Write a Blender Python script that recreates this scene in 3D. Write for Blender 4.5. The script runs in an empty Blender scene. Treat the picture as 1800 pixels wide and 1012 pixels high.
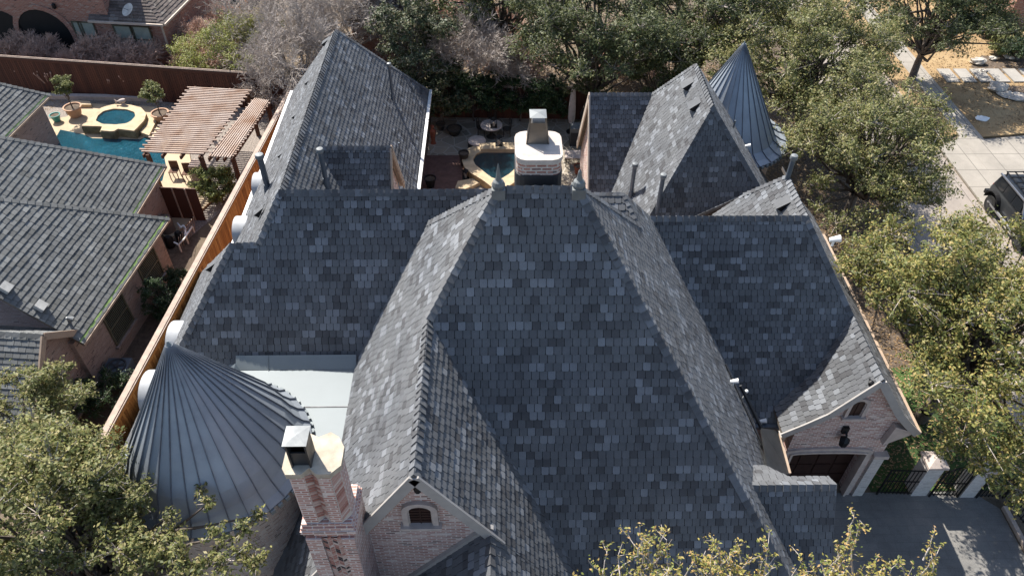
import bpy, math, random
import numpy as np
from mathutils import Vector, Matrix, Euler
random.seed(7); RNG = np.random.default_rng(7)
SC = bpy.context.scene
COL = SC.collection
rad = math.radians

# ---------------------------------------------------------------- camera
CAM_H = 23.3
FPX = 1328.7
def cam_basis(p=43.84, r=.53, w=1.29):
    p, r, w = rad(p), rad(r), rad(w)
    F = Vector((math.sin(w)*math.cos(p), math.cos(w)*math.cos(p), -math.sin(p)))
    R = Vector((math.cos(w), -math.sin(w), 0)); U = R.cross(F)
    return F, R*math.cos(r)+U*math.sin(r), -R*math.sin(r)+U*math.cos(r)
F_, R_, U_ = cam_basis()
O_ = Vector((0, 0, CAM_H))
cd = bpy.data.cameras.new('camera'); cam = bpy.data.objects.new('camera', cd); COL.objects.link(cam)
m3 = Matrix((R_, U_, -F_)).transposed()
cam.matrix_world = Matrix.Translation(O_) @ m3.to_4x4()
cd.sensor_width = 36; cd.lens = FPX/1800*36; cd.clip_end = 2000; cd.clip_start = .5
SC.camera = cam

# ---------------------------------------------------------------- light
SUN_DIR = Vector((-.36, .53, .768)).normalized()       # towards the sun
el = math.asin(SUN_DIR.z); az = math.atan2(SUN_DIR.x, SUN_DIR.y)
w = bpy.data.worlds.new('World'); SC.world = w; w.use_nodes = True
nt = w.node_tree; nt.nodes.clear()
sky = nt.nodes.new('ShaderNodeTexSky'); sky.sky_type = 'NISHITA'; sky.sun_disc = False
sky.sun_elevation = el; sky.sun_rotation = az; sky.air_density = 1.0; sky.dust_density = 1.4; sky.ozone_density = .9
bg = nt.nodes.new('ShaderNodeBackground'); bg.inputs[1].default_value = .114
ow = nt.nodes.new('ShaderNodeOutputWorld'); nt.links.new(sky.outputs[0], bg.inputs[0]); nt.links.new(bg.outputs[0], ow.inputs[0])
sd = bpy.data.lights.new('sun', 'SUN'); sd.energy = 5.0; sd.angle = rad(.5); sd.color = (1, .95, .87)
sun = bpy.data.objects.new('sun', sd); COL.objects.link(sun)
sun.rotation_euler = SUN_DIR.to_track_quat('Z', 'Y').to_euler(); sun.location = (-30, 40, 60)
SC.view_settings.view_transform = 'Standard'; SC.view_settings.look = 'None'
SC.view_settings.exposure = 1.0; SC.view_settings.gamma = 1

# ---------------------------------------------------------------- surveying helpers: a sight line meets a known height or plane
def ray(u, v): return F_ + R_*((u-900)/FPX) - U_*((v-506)/FPX)
def at(u, v, z=0.0):
    r = ray(u, v); return O_ + r*((z-CAM_H)/r.z)
def aY(u, v, y):
    r = ray(u, v); return O_ + r*(y/r.y)
def aX(u, v, x):
    r = ray(u, v); return O_ + r*(x/r.x)
def aP(u, v, p, n):
    r = ray(u, v); n = Vector(n); return O_ + r*(n.dot(Vector(p)-O_)/n.dot(r))
def pr(P):
    d = Vector(P)-O_; k = d.dot(F_); return 900+FPX*d.dot(R_)/k, 506-FPX*d.dot(U_)/k
def height_at(x, y, v):
    lo, hi = -1., 22.
    for _ in range(50):
        m = (lo+hi)/2
        if pr((x, y, m))[1] > v: lo = m
        else: hi = m
    return lo

# ---------------------------------------------------------------- materials
MATS = {}
class NB:
    def __init__(s, name):
        s.m = bpy.data.materials.new(name); s.m.use_nodes = True; s.t = s.m.node_tree
        s.b = s.t.nodes['Principled BSDF']; s.b.inputs['Specular IOR Level'].default_value = .3
        MATS[name] = s.m
    def n(s, typ, **k):
        o = s.t.nodes.new(typ)
        for a, b in k.items():
            if a.startswith('i_'): o.inputs[a[2:].replace('_', ' ')].default_value = b
            else: setattr(o, a, b)
        return o
    def l(s, a, b): s.t.links.new(a, b)
    def ramp(s, fac, stops, interp='LINEAR'):
        r = s.n('ShaderNodeValToRGB'); r.color_ramp.interpolation = interp
        e = r.color_ramp.elements
        while len(e) < len(stops): e.new(.5)
        for i, (p, c) in enumerate(stops):
            e[i].position = p; e[i].color = (*c, 1)
        s.l(fac, r.inputs[0]); return r.outputs[0]
    def mix(s, fac, a, b, mode='MIX'):
        x = s.n('ShaderNodeMix', data_type='RGBA', blend_type=mode)
        for i, val in ((0, fac), (6, a), (7, b)):
            if hasattr(val, 'links') or isinstance(val, bpy.types.NodeSocket): s.l(val, x.inputs[i])
            elif i == 0: x.inputs[0].default_value = val
            else: x.inputs[i].default_value = (*val, 1)
        return x.outputs[2]
    def noise(s, scale, detail=4, vec=None, rough=.6, dist=0):
        x = s.n('ShaderNodeTexNoise'); x.inputs['Scale'].default_value = scale; x.inputs['Detail'].default_value = detail
        x.inputs['Roughness'].default_value = rough; x.inputs['Distortion'].default_value = dist
        if vec is None:
            vec = s.n('ShaderNodeNewGeometry').outputs['Position']
        s.l(vec, x.inputs['Vector']); return x.outputs['Fac']
    def bump(s, h, strength=.3, dist=.02):
        b = s.n('ShaderNodeBump'); b.inputs['Strength'].default_value = strength; b.inputs['Distance'].default_value = dist
        s.l(h, b.inputs['Height']); s.l(b.outputs[0], s.b.inputs['Normal']); return b
    def col(s, c):
        if isinstance(c, bpy.types.NodeSocket): s.l(c, s.b.inputs['Base Color'])
        else: s.b.inputs['Base Color'].default_value = (*c, 1)
    def rough(s, r): s.b.inputs['Roughness'].default_value = r
    def metal(s, r): s.b.inputs['Metallic'].default_value = r

def simple(name, c, rough=.7, metal=0, var=.25, scale=3, bump=0, spec=None, bscale=40):
    k = NB(name); f = k.noise(scale, 5)
    lo = tuple(x*(1-var) for x in c); hi = tuple(min(1, x*(1+var)) for x in c)
    k.col(k.ramp(f, [(.3, lo), (.7, hi)])); k.rough(rough); k.metal(metal)
    if bump: k.bump(k.noise(bscale, 3), bump, .01)
    if spec is not None: k.b.inputs['Specular IOR Level'].default_value = spec
    return k.m

def shingle_mat(name, dark, mid, light, warm=None):
    k = NB(name); a = k.n('ShaderNodeAttribute', attribute_name='tone')
    c = k.ramp(a.outputs['Fac'], [(0, dark), (.14, dark), (.2, tuple((d+m)/2 for d, m in zip(dark, mid))), (.5, mid), (.8, tuple(m*1.18 for m in mid)), (.86, light), (1, tuple(x*1.15 for x in light))])
    g = k.noise(90, 3, rough=.8); st = k.noise(.35, 4)
    c = k.mix(.55, c, k.ramp(g, [(.3, (.55, .55, .55)), (.7, (1.35, 1.35, 1.35))]), 'MULTIPLY')
    c = k.mix(.8, c, k.ramp(st, [(.3, (.80, .81, .84)), (.7, (1.14, 1.11, 1.08))]), 'MULTIPLY')
    mp = k.n('ShaderNodeMapping'); mp.inputs['Scale'].default_value = (2.2, 2.2, .25); k.l(k.n('ShaderNodeNewGeometry').outputs['Position'], mp.inputs[0])
    c = k.mix(.7, c, k.ramp(k.noise(1.1, 5, mp.outputs[0], .75), [(.35, (.86, .86, .85)), (.6, (1.06, 1.06, 1.06))]), 'MULTIPLY')
    k.col(c); k.rough(.85); k.bump(g, .5, .006); k.b.inputs['Specular IOR Level'].default_value = .35
    return k.m
shingle_mat('slate_shingle', (.066, .067, .071), (.106, .111, .118), (.158, .168, .182))
shingle_mat('grey_shingle', (.10, .103, .10), (.128, .132, .13), (.158, .163, .16))
shingle_mat('brown_shingle', (.075, .062, .055), (.12, .098, .088), (.16, .14, .125))
simple('shingle_base', (.02, .021, .023), .9)
simple('under_roof', (.12, .1, .085), .8)

def brick_mat(name, c1, c2, dark, mortar, bw=.215, bh=.073, whitewash=.25, rot=False, mort=.011):
    k = NB(name); uv = k.n('ShaderNodeUVMap').outputs[0]
    if rot:
        mp = k.n('ShaderNodeMapping'); mp.inputs['Rotation'].default_value = (0, 0, rad(90)); k.l(uv, mp.inputs[0]); uv = mp.outputs[0]
    wob = k.n('ShaderNodeTexNoise'); wob.inputs['Scale'].default_value = 9; k.l(uv, wob.inputs['Vector'])
    mx = k.n('ShaderNodeMix', data_type='VECTOR'); mx.inputs[0].default_value = .004
    k.l(uv, mx.inputs[4]); k.l(wob.outputs['Color'], mx.inputs[5])
    b = k.n('ShaderNodeTexBrick'); b.inputs['Scale'].default_value = 1; b.inputs['Brick Width'].default_value = bw
    b.inputs['Row Height'].default_value = bh; b.inputs['Mortar Size'].default_value = mort; b.inputs['Mortar Smooth'].default_value = .15
    b.inputs['Color1'].default_value = (0, 0, 0, 1); b.inputs['Color2'].default_value = (1, 1, 1, 1); b.inputs['Bias'].default_value = 0
    b.inputs['Mortar'].default_value = (.5, .5, .5, 1)
    k.l(mx.outputs[1], b.inputs['Vector'])
    sep = k.n('ShaderNodeSeparateColor'); k.l(b.outputs['Color'], sep.inputs[0])
    cc = k.ramp(sep.outputs[0], [(0, dark), (.1, c1), (.45, c2), (.75, tuple(x*1.25 for x in c1)), (1, mortar)])
    nz = k.noise(2.2, 6, uv, .7)
    cc = k.mix(.8, cc, k.ramp(k.noise(30, 3, uv), [(.3, (.75, .75, .75)), (.7, (1.25, 1.25, 1.25))]), 'MULTIPLY')
    wf = k.ramp(nz, [(.42, (0, 0, 0)), (.7, (whitewash, whitewash, whitewash))])
    cc = k.mix(wf, cc, tuple(x*1.05 for x in mortar))
    mcol = k.mix(1, mortar, k.ramp(k.noise(14, 3, uv), [(.3, (.78, .78, .78)), (.7, (1.12, 1.12, 1.12))]), 'MULTIPLY')
    cc = k.mix(b.outputs['Fac'], cc, mcol)
    k.col(cc); k.rough(.88)
    inv = k.n('ShaderNodeMath', operation='SUBTRACT'); inv.inputs[0].default_value = 1; k.l(b.outputs['Fac'], inv.inputs[1])
    k.bump(inv.outputs[0], .8, .012); return k.m
brick_mat('house_brick', (.31, .145, .12), (.42, .25, .21), (.12, .085, .08), (.64, .56, .51), whitewash=.35, mort=.014)
brick_mat('chimney_brick', (.32, .14, .11), (.42, .24, .2), (.13, .085, .075), (.62, .54, .49), whitewash=.3, mort=.014)
brick_mat('rake_brick', (.36, .15, .1), (.4, .22, .16), (.10, .06, .055), (.55, .47, .42), rot=True, whitewash=.3, bw=.2)
brick_mat('pale_brick', (.34, .24, .2), (.44, .35, .3), (.14, .1, .09), (.5, .45, .4), whitewash=.5)
brick_mat('white_brick', (.42, .38, .35), (.5, .46, .43), (.3, .27, .25), (.55, .52, .49), whitewash=.6)
brick_mat('red_brick', (.27, .10, .065), (.33, .15, .10), (.1, .05, .04), (.36, .27, .22), whitewash=.1)
brick_mat('taupe_brick', (.24, .17, .145), (.3, .22, .19), (.1, .075, .07), (.34, .28, .25), whitewash=.3)

def metal_mat(name, c, rough=.42, metal=.55, stain=.25):
    k = NB(name); f = k.noise(.9, 6, rough=.7)
    k.col(k.ramp(f, [(.25, tuple(x*(1-stain) for x in c)), (.5, c), (.8, tuple(min(1, x*(1+stain*.7)) for x in c))]))
    r = k.ramp(k.noise(2.5, 5), [(.3, (rough*.8,)*3), (.7, (min(1, rough*1.3),)*3)]); k.l(r, k.b.inputs['Roughness']); k.metal(metal)
    k.bump(k.noise(1.8, 2), .12, .03); return k.m
metal_mat('zinc', (.27, .30, .335), .5, .35, .16); simple('zinc_seam', (.13, .145, .17), .6, .2)
metal_mat('zinc_light', (.17, .195, .205), .6, .1, .06)
metal_mat('galvanised', (.17, .18, .185), .55, .3)
metal_mat('dark_metal', (.05, .052, .056), .5, .4)
metal_mat('pipe_metal', (.10, .12, .145), .5, .4)
simple('black_iron', (.012, .012, .013), .45, .2)
simple('black', (.008, .008, .009), .6)
simple('white_paint', (.72, .72, .70), .5, var=.08)
simple('cream_trim', (.46, .38, .31), .6, var=.1)
simple('tan_trim', (.36, .27, .2), .6, var=.12)
simple('grey_trim', (.33, .31, .29), .6, var=.1)
simple('cast_stone', (.44, .37, .33), .8, var=.15, scale=5, bump=.2)
simple('cement', (.40, .345, .27), .9, var=.22, scale=4, bump=.4)
simple('terracotta', (.42, .26, .17), .8, var=.15)
simple('teal_glaze', (.05, .22, .2), .3, var=.3)
simple('tan_stone', (.44, .34, .22), .85, var=.22, scale=2.5, bump=.3)
simple('soil', (.10, .075, .055), .95, var=.4, scale=6, bump=.5)
simple('gravel_mat', (.22, .19, .165), .95, var=.6, scale=14, bump=.8, bscale=25)
simple('bark', (.10, .083, .07), .95, var=.4, scale=8, bump=.6)
simple('pale_twig', (.42, .37, .33), .9, var=.35, scale=5)
simple('brown_twig', (.48, .33, .26), .9, var=.35, scale=5)
simple('cover_fabric', (.42, .37, .34), .9, var=.15, scale=6, bump=.4)
simple('dark_wicker', (.04, .035, .03), .8, var=.3)
simple('rock_mat', (.4, .36, .31), .9, var=.3, scale=5, bump=.6)
simple('red_rug', (.13, .075, .062), .95, var=.25, scale=3)
simple('brown_door', (.035, .016, .012), .5, var=.3, scale=4)
simple('bronze_frame', (.10, .095, .065), .5, var=.15)
simple('rubber', (.02, .02, .02), .8)
simple('carpaint', (.035, .038, .042), .28, .4, var=.05)
simple('car_glass', (.012, .014, .016), .08, 0, var=.05, spec=.8)
simple('chrome', (.6, .6, .62), .2, 1, var=.05)
simple('taillight', (.5, .02, .02), .3)
simple('blind_glass', (.30, .32, .27), .3, var=.15)
simple('green_edge', (.22, .33, .10), .6, var=.2)
simple('rust_metal', (.22, .07, .04), .8)
simple('dark_glass', (.02, .024, .022), .12, var=.2, spec=.7)

k = NB('wood_fence'); uv = k.n('ShaderNodeUVMap').outputs[0]
mp = k.n('ShaderNodeMapping'); mp.inputs['Scale'].default_value = (7.5, .6, 1); k.l(uv, mp.inputs[0])
a = k.n('ShaderNodeAttribute', attribute_name='tone')
c = k.ramp(a.outputs['Fac'], [(0, (.40, .15, .04)), (.5, (.62, .25, .065)), (1, (.78, .36, .11))])
c = k.mix(.7, c, k.ramp(k.noise(4, 4, mp.outputs[0]), [(.3, (.55, .5, .45)), (.7, (1.2, 1.2, 1.2))]), 'MULTIPLY'); k.col(c); k.rough(.7)
k = NB('dark_fence'); a = k.n('ShaderNodeAttribute', attribute_name='tone')
c = k.ramp(a.outputs['Fac'], [(0, (.055, .022, .016)), (1, (.10, .04, .026))]); k.col(c); k.rough(.7)
simple('fence_cap', (.34, .26, .21), .75, var=.2, scale=4)
k = NB('pergola_wood'); c = k.ramp(k.noise(1.1, 5), [(.25, (.26, .14, .08)), (.45, (.38, .28, .22)), (.7, (.46, .38, .33))]); k.col(c); k.rough(.8)
simple('beam_wood', (.10, .05, .032), .8, var=.3)

def ground_mat(name, stops, scale, bump=.4, fine=40, rough=.95):
    k = NB(name); f = k.noise(scale, 8, rough=.7); g = k.noise(fine, 3)
    c = k.mix(.7, k.ramp(f, stops), k.ramp(g, [(.3, (.65, .65, .65)), (.7, (1.35, 1.35, 1.35))]), 'MULTIPLY'); k.col(c); k.rough(rough); k.bump(g, bump, .03); return k.m
ground_mat('earth', [(.3, (.06, .048, .034)), (.5, (.13, .10, .07)), (.7, (.21, .165, .115))], .5)
ground_mat('dry_grass', [(.32, (.15, .095, .05)), (.45, (.27, .18, .09)), (.7, (.36, .26, .14))], .5)
ground_mat('green_grass', [(.3, (.03, .04, .018)), (.5, (.045, .08, .022)), (.7, (.08, .13, .03))], .8)
k = NB('asphalt_court'); f = k.noise(.5, 8, rough=.7); gg = k.noise(30, 3); p_ = k.n('ShaderNodeNewGeometry').outputs['Position']
br = k.n('ShaderNodeTexBrick', offset=.5); br.inputs['Scale'].default_value = 1; br.inputs['Brick Width'].default_value = .62; br.inputs['Row Height'].default_value = .3; br.inputs['Mortar Size'].default_value = .012; k.l(p_, br.inputs['Vector'])
br.inputs['Color1'].default_value = (.86, .86, .86, 1); br.inputs['Color2'].default_value = (.98, .98, .98, 1); br.inputs['Mortar'].default_value = (.74, .74, .74, 1)
c = k.ramp(f, [(.28, (.105, .10, .095)), (.5, (.17, .165, .155)), (.72, (.25, .225, .20))]); c = k.mix(.7, c, br.outputs['Color'], 'MULTIPLY'); st = k.ramp(k.noise(1.7, 6, rough=.8), [(.58, (1, 1, 1)), (.7, (.72, .68, .64))])
c = k.mix(.8, c, st, 'MULTIPLY'); c = k.mix(.6, c, k.ramp(gg, [(.3, (.75,)*3), (.7, (1.25,)*3)]), 'MULTIPLY'); k.col(c); k.rough(.85); k.bump(gg, .3, .01)

def concrete_mat(name, c, joint=0, jw=.02, bm=.2, rough=.85):
    k = NB(name); f = k.noise(.8, 7, rough=.7); g = k.noise(60, 2)
    cc = k.mix(.5, k.ramp(f, [(.3, tuple(x*.8 for x in c)), (.7, tuple(x*1.12 for x in c))]), k.ramp(g, [(.3, (.85,)*3), (.7, (1.15,)*3)]), 'MULTIPLY')
    if joint:
        b = k.n('ShaderNodeTexBrick', offset=0); b.inputs['Scale'].default_value = 1; b.inputs['Brick Width'].default_value = joint
        b.inputs['Row Height'].default_value = joint; b.inputs['Mortar Size'].default_value = jw; k.l(k.n('ShaderNodeNewGeometry').outputs['Position'], b.inputs['Vector'])
        cc = k.mix(b.outputs['Fac'], cc, tuple(x*.45 for x in c))
    k.col(cc); k.rough(rough); k.bump(g, bm, .01); return k.m
concrete_mat('sidewalk_concrete', (.28, .255, .22), 1.5)
concrete_mat('street_concrete', (.27, .235, .205), 4.0)
concrete_mat('kerb_concrete', (.38, .31, .26))
concrete_mat('deck_concrete', (.42, .33, .22), 0)
concrete_mat('path_concrete', (.30, .27, .24), 0)

k = NB('flagstone'); p = k.n('ShaderNodeNewGeometry').outputs['Position']
vo = k.n('ShaderNodeTexVoronoi', feature='DISTANCE_TO_EDGE'); vo.inputs['Scale'].default_value = 1.6; k.l(p, vo.inputs['Vector'])
vc = k.n('ShaderNodeTexVoronoi'); vc.inputs['Scale'].default_value = 1.6; k.l(p, vc.inputs['Vector'])
c = k.ramp(k.n('ShaderNodeSeparateColor').outputs[0], [(0, (.2, .17, .13)), (1, (.33, .28, .22))])
sp = [x for x in k.t.nodes if x.type == 'SEPARATE_COLOR'][0]; k.l(vc.outputs['Color'], sp.inputs[0])
e = k.ramp(vo.outputs['Distance'], [(.0, (0, 0, 0)), (.06, (1, 1, 1))])
k.col(k.mix(e, (.42, .38, .32), c)); k.rough(.85); k.bump(e, .4, .02)

def water_mat(name, c, rough=.03, bs=3.5, bst=.8, spec=.5):
    k = NB(name); k.col(k.ramp(k.noise(.7, 3), [(.3, tuple(x*.7 for x in c)), (.7, tuple(x*1.3 for x in c))])); k.rough(rough)
    k.b.inputs['Specular IOR Level'].default_value = spec
    k.bump(k.noise(bs*2, 5, rough=.75, dist=1.2), bst, .16); return k.m
water_mat('pool_water', (.010, .075, .11), bs=2.6, bst=1.0); water_mat('dark_water', (.008, .035, .05), bs=6)

def leaf_mat(name, cols, trans=.35):
    k = NB(name); g = k.n('ShaderNodeNewGeometry'); isl = g.outputs['Random Per Island']
    n = len(cols); c = k.ramp(isl, [(i/max(1, n-1), cc) for i, cc in enumerate(cols)])
    c = k.mix(.85, c, k.ramp(k.noise(.7, 3), [(.3, (.62, .66, .6)), (.7, (1.35, 1.3, 1.25))]), 'MULTIPLY')
    k.col(c); k.rough(.55); k.b.inputs['Specular IOR Level'].default_value = .35
    tr = k.n('ShaderNodeBsdfTranslucent'); k.l(c, tr.inputs[0]); mx = k.n('ShaderNodeMixShader'); mx.inputs[0].default_value = trans
    k.l(k.b.outputs[0], mx.inputs[1]); k.l(tr.outputs[0], mx.inputs[2])
    k.l(mx.outputs[0], k.t.nodes['Material Output'].inputs[0]); return k.m
leaf_mat('oak_leaf', [(.07, .088, .03), (.12, .14, .045), (.19, .195, .068), (.24, .23, .09), (.31, .26, .13)])
leaf_mat('oak_leaf_yellow', [(.07, .09, .028), (.13, .15, .045), (.20, .21, .06), (.28, .25, .08), (.38, .29, .11)])
leaf_mat('oak_leaf_dark', [(.042, .058, .025), (.07, .09, .035), (.115, .13, .05), (.16, .165, .07)])
leaf_mat('magnolia_leaf', [(.03, .045, .018), (.05, .07, .028), (.08, .09, .04), (.15, .12, .07)], .15)
leaf_mat('hedge_leaf', [(.022, .045, .018), (.04, .075, .028), (.065, .10, .04)])
leaf_mat('lime_leaf', [(.13, .16, .03), (.22, .25, .05), (.3, .31, .08), (.3, .26, .12)])
leaf_mat('bush_leaf', [(.13, .16, .045), (.22, .25, .075), (.32, .33, .11)])
leaf_mat('olive_leaf', [(.10, .12, .04), (.18, .2, .07), (.26, .26, .10)])
leaf_mat('tip_leaf', [(.10, .14, .03), (.19, .20, .05), (.30, .27, .07), (.38, .30, .10), (.40, .24, .10)])

# ---------------------------------------------------------------- object helpers
def setp(o, label=None, cat=None, group=None, kind=None):
    for a, b in (('label', label), ('category', cat), ('group', group), ('kind', kind)):
        if b: o[a] = b
    return o
def thing(name, label, cat, loc=(0, 0, 0), group=None):
    o = bpy.data.objects.new(name, None); COL.objects.link(o); o.location = loc; o.empty_display_size = .3
    return setp(o, label, cat, group)
def copy_tree(o, parent=None):
    c = o.copy(); COL.objects.link(c); c.parent = parent
    for ch in list(o.children): copy_tree(ch, c)
    return c
def auto_uv(pts, rotz=0):
    a = Vector(pts[0]); n = Vector((0, 0, 0))
    for i in range(1, len(pts)-1): n += (Vector(pts[i])-a).cross(Vector(pts[i+1])-a)
    if n.length < 1e-12: return [(0, 0)]*len(pts)
    n.normalize()
    if abs(n.z) > .98: return [(p[0], p[1]) for p in pts]
    s = Vector((-n.y, n.x, 0)).normalized(); up = n.cross(s)
    return [(Vector(p).dot(s), Vector(p).dot(up)) for p in pts]
class MB:
    def __init__(s): s.v = []; s.f = []; s.m = []; s.uv = []; s.t = []; s.off = Vector((0, 0, 0))
    def face(s, pts, mat=0, uv=None, tone=.5):
        i = len(s.v); s.v.extend([tuple(p) for p in pts]); s.f.append(tuple(range(i, i+len(pts)))); s.m.append(mat)
        s.uv.extend(uv or auto_uv(pts)); s.t.append(tone)
    def hexa(s, c, mat=0, tone=.5):           # 8 corners: bottom 0-3 ccw, top 4-7
        for q in ((3, 2, 1, 0), (4, 5, 6, 7), (0, 1, 5, 4), (1, 2, 6, 5), (2, 3, 7, 6), (3, 0, 4, 7)): s.face([c[i] for i in q], mat, None, tone)
    def box(s, lo, hi, mat=0, tone=.5):
        x0, y0, z0 = lo; x1, y1, z1 = hi
        s.hexa([(x0, y0, z0), (x1, y0, z0), (x1, y1, z0), (x0, y1, z0), (x0, y0, z1), (x1, y0, z1), (x1, y1, z1), (x0, y1, z1)], mat, tone)
    def obox(s, o, x, y, z, mat=0, tone=.5):  # origin corner and three edge vectors
        o, x, y, z = map(Vector, (o, x, y, z)); c = [o, o+x, o+x+y, o+y]; s.hexa(c+[p+z for p in c], mat, tone)
    def prism(s, poly, z0, z1, mat=0, top=None, tone=.5):
        n = len(poly); A = [(p[0], p[1], z0) for p in poly]; B = [(p[0], p[1], z1) for p in poly]
        s.face(B, mat if top is None else top, None, tone); s.face(A[::-1], mat, None, tone)
        for i in range(n): j = (i+1) % n; s.face([A[i], A[j], B[j], B[i]], mat, None, tone)
    def extr(s, poly, vec, mat=0, side=None, tone=.5):
        vec = Vector(vec); A = [Vector(p) for p in poly]; B = [p+vec for p in A]; n = len(A)
        s.face(A, mat, None, tone); s.face(B[::-1], mat, None, tone)
        for i in range(n): j = (i+1) % n; s.face([A[j], A[i], B[i], B[j]], mat if side is None else side, None, tone)
    def bar(s, a, b, w, h, mat=0, up=(0, 0, 1), tone=.5):   # bar from a to b, centred
        a, b = Vector(a), Vector(b); d = (b-a).normalized(); x = d.cross(Vector(up))
        if x.length < 1e-6: x = d.cross(Vector((1, 0, 0)))
        x.normalize(); z = x.cross(d); s.obox(a-x*w/2-z*h/2, x*w, b-a, z*h, mat, tone)
    def tube(s, a, b, r0, r1=None, n=10, mat=0, caps=True, tone=.5):
        r1 = r0 if r1 is None else r1; a, b = Vector(a), Vector(b); d = (b-a).normalized()
        x = d.orthogonal().normalized(); y = d.cross(x)
        A = [a+(x*math.cos(t)+y*math.sin(t))*r0 for t in [2*math.pi*i/n for i in range(n)]]
        B = [b+(x*math.cos(t)+y*math.sin(t))*r1 for t in [2*math.pi*i/n for i in range(n)]]
        for i in range(n): j = (i+1) % n; s.face([A[i], A[j], B[j], B[i]], mat, None, tone)
        if caps: s.face(A[::-1], mat); s.face(B, mat)
    def rev(s, c, prof, n=16, mat=0, cap=True, a0=0, a1=2*math.pi):
        c = Vector(c); full = abs(a1-a0-2*math.pi) < 1e-6; m = n if full else n+1
        R = [[c+Vector((r*math.cos(a0+(a1-a0)*i/n), r*math.sin(a0+(a1-a0)*i/n), z)) for i in range(m)] for r, z in prof]
        for k_ in range(len(R)-1):
            for i in range(n):
                j = (i+1) % m; s.face([R[k_][i], R[k_][j], R[k_+1][j], R[k_+1][i]], mat)
        if cap and full:
            if prof[-1][0] > .001: s.face(R[-1], mat)
            if prof[0][0] > .001: s.face(R[0][::-1], mat)
    def ball(s, c, r, n=10, mat=0, sz=1):
        s.rev(c, [(r*math.sin(math.pi*i/n)+1e-4, -r*sz*math.cos(math.pi*i/n)) for i in range(n+1)], n*2, mat, False)
    def build(s, name, mats, parent=None, smooth=False, loc=None):
        me = bpy.data.meshes.new(name); off = Vector(loc) if loc is not None else (parent_loc(parent))
        vs = [(x-off.x, y-off.y, z-off.z) for x, y, z in s.v]
        me.from_pydata(vs, [], s.f)
        for mm in (mats if isinstance(mats, (list, tuple)) else [mats]): me.materials.append(MATS[mm])
        me.polygons.foreach_set('material_index', s.m)
        ul = me.uv_layers.new(name='UVMap'); ul.data.foreach_set('uv', [c for q in s.uv for c in q])
        at_ = me.attributes.new('tone', 'FLOAT', 'FACE'); at_.data.foreach_set('value', s.t)
        if smooth:
            import bmesh
            b = bmesh.new(); b.from_mesh(me); bmesh.ops.remove_doubles(b, verts=b.verts, dist=.0005); b.to_mesh(me); b.free()
            me.polygons.foreach_set('use_smooth', [True]*len(me.polygons)); me.set_sharp_from_angle(angle=rad(38))
        me.update()
        o = bpy.data.objects.new(name, me); COL.objects.link(o)
        if parent: o.parent = parent
        else: o.location = off
        return o
def parent_loc(p):
    v = Vector((0, 0, 0))
    while p: v += p.location; p = p.parent
    return v
def rect(u0, v0, u1, v1): return [(u0, v0), (u1, v0), (u1, v1), (u0, v1)]
def clip_half(poly, a, b):
    out = []; n = len(poly); ex, ey = b[0]-a[0], b[1]-a[1]
    sd_ = [ex*(p[1]-a[1])-ey*(p[0]-a[0]) for p in poly]
    for i in range(n):
        j = (i+1) % n
        if sd_[i] >= 0: out.append(poly[i])
        if (sd_[i] >= 0) != (sd_[j] >= 0):
            t = sd_[i]/(sd_[i]-sd_[j]); out.append((poly[i][0]+(poly[j][0]-poly[i][0])*t, poly[i][1]+(poly[j][1]-poly[i][1])*t))
    return out
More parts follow.
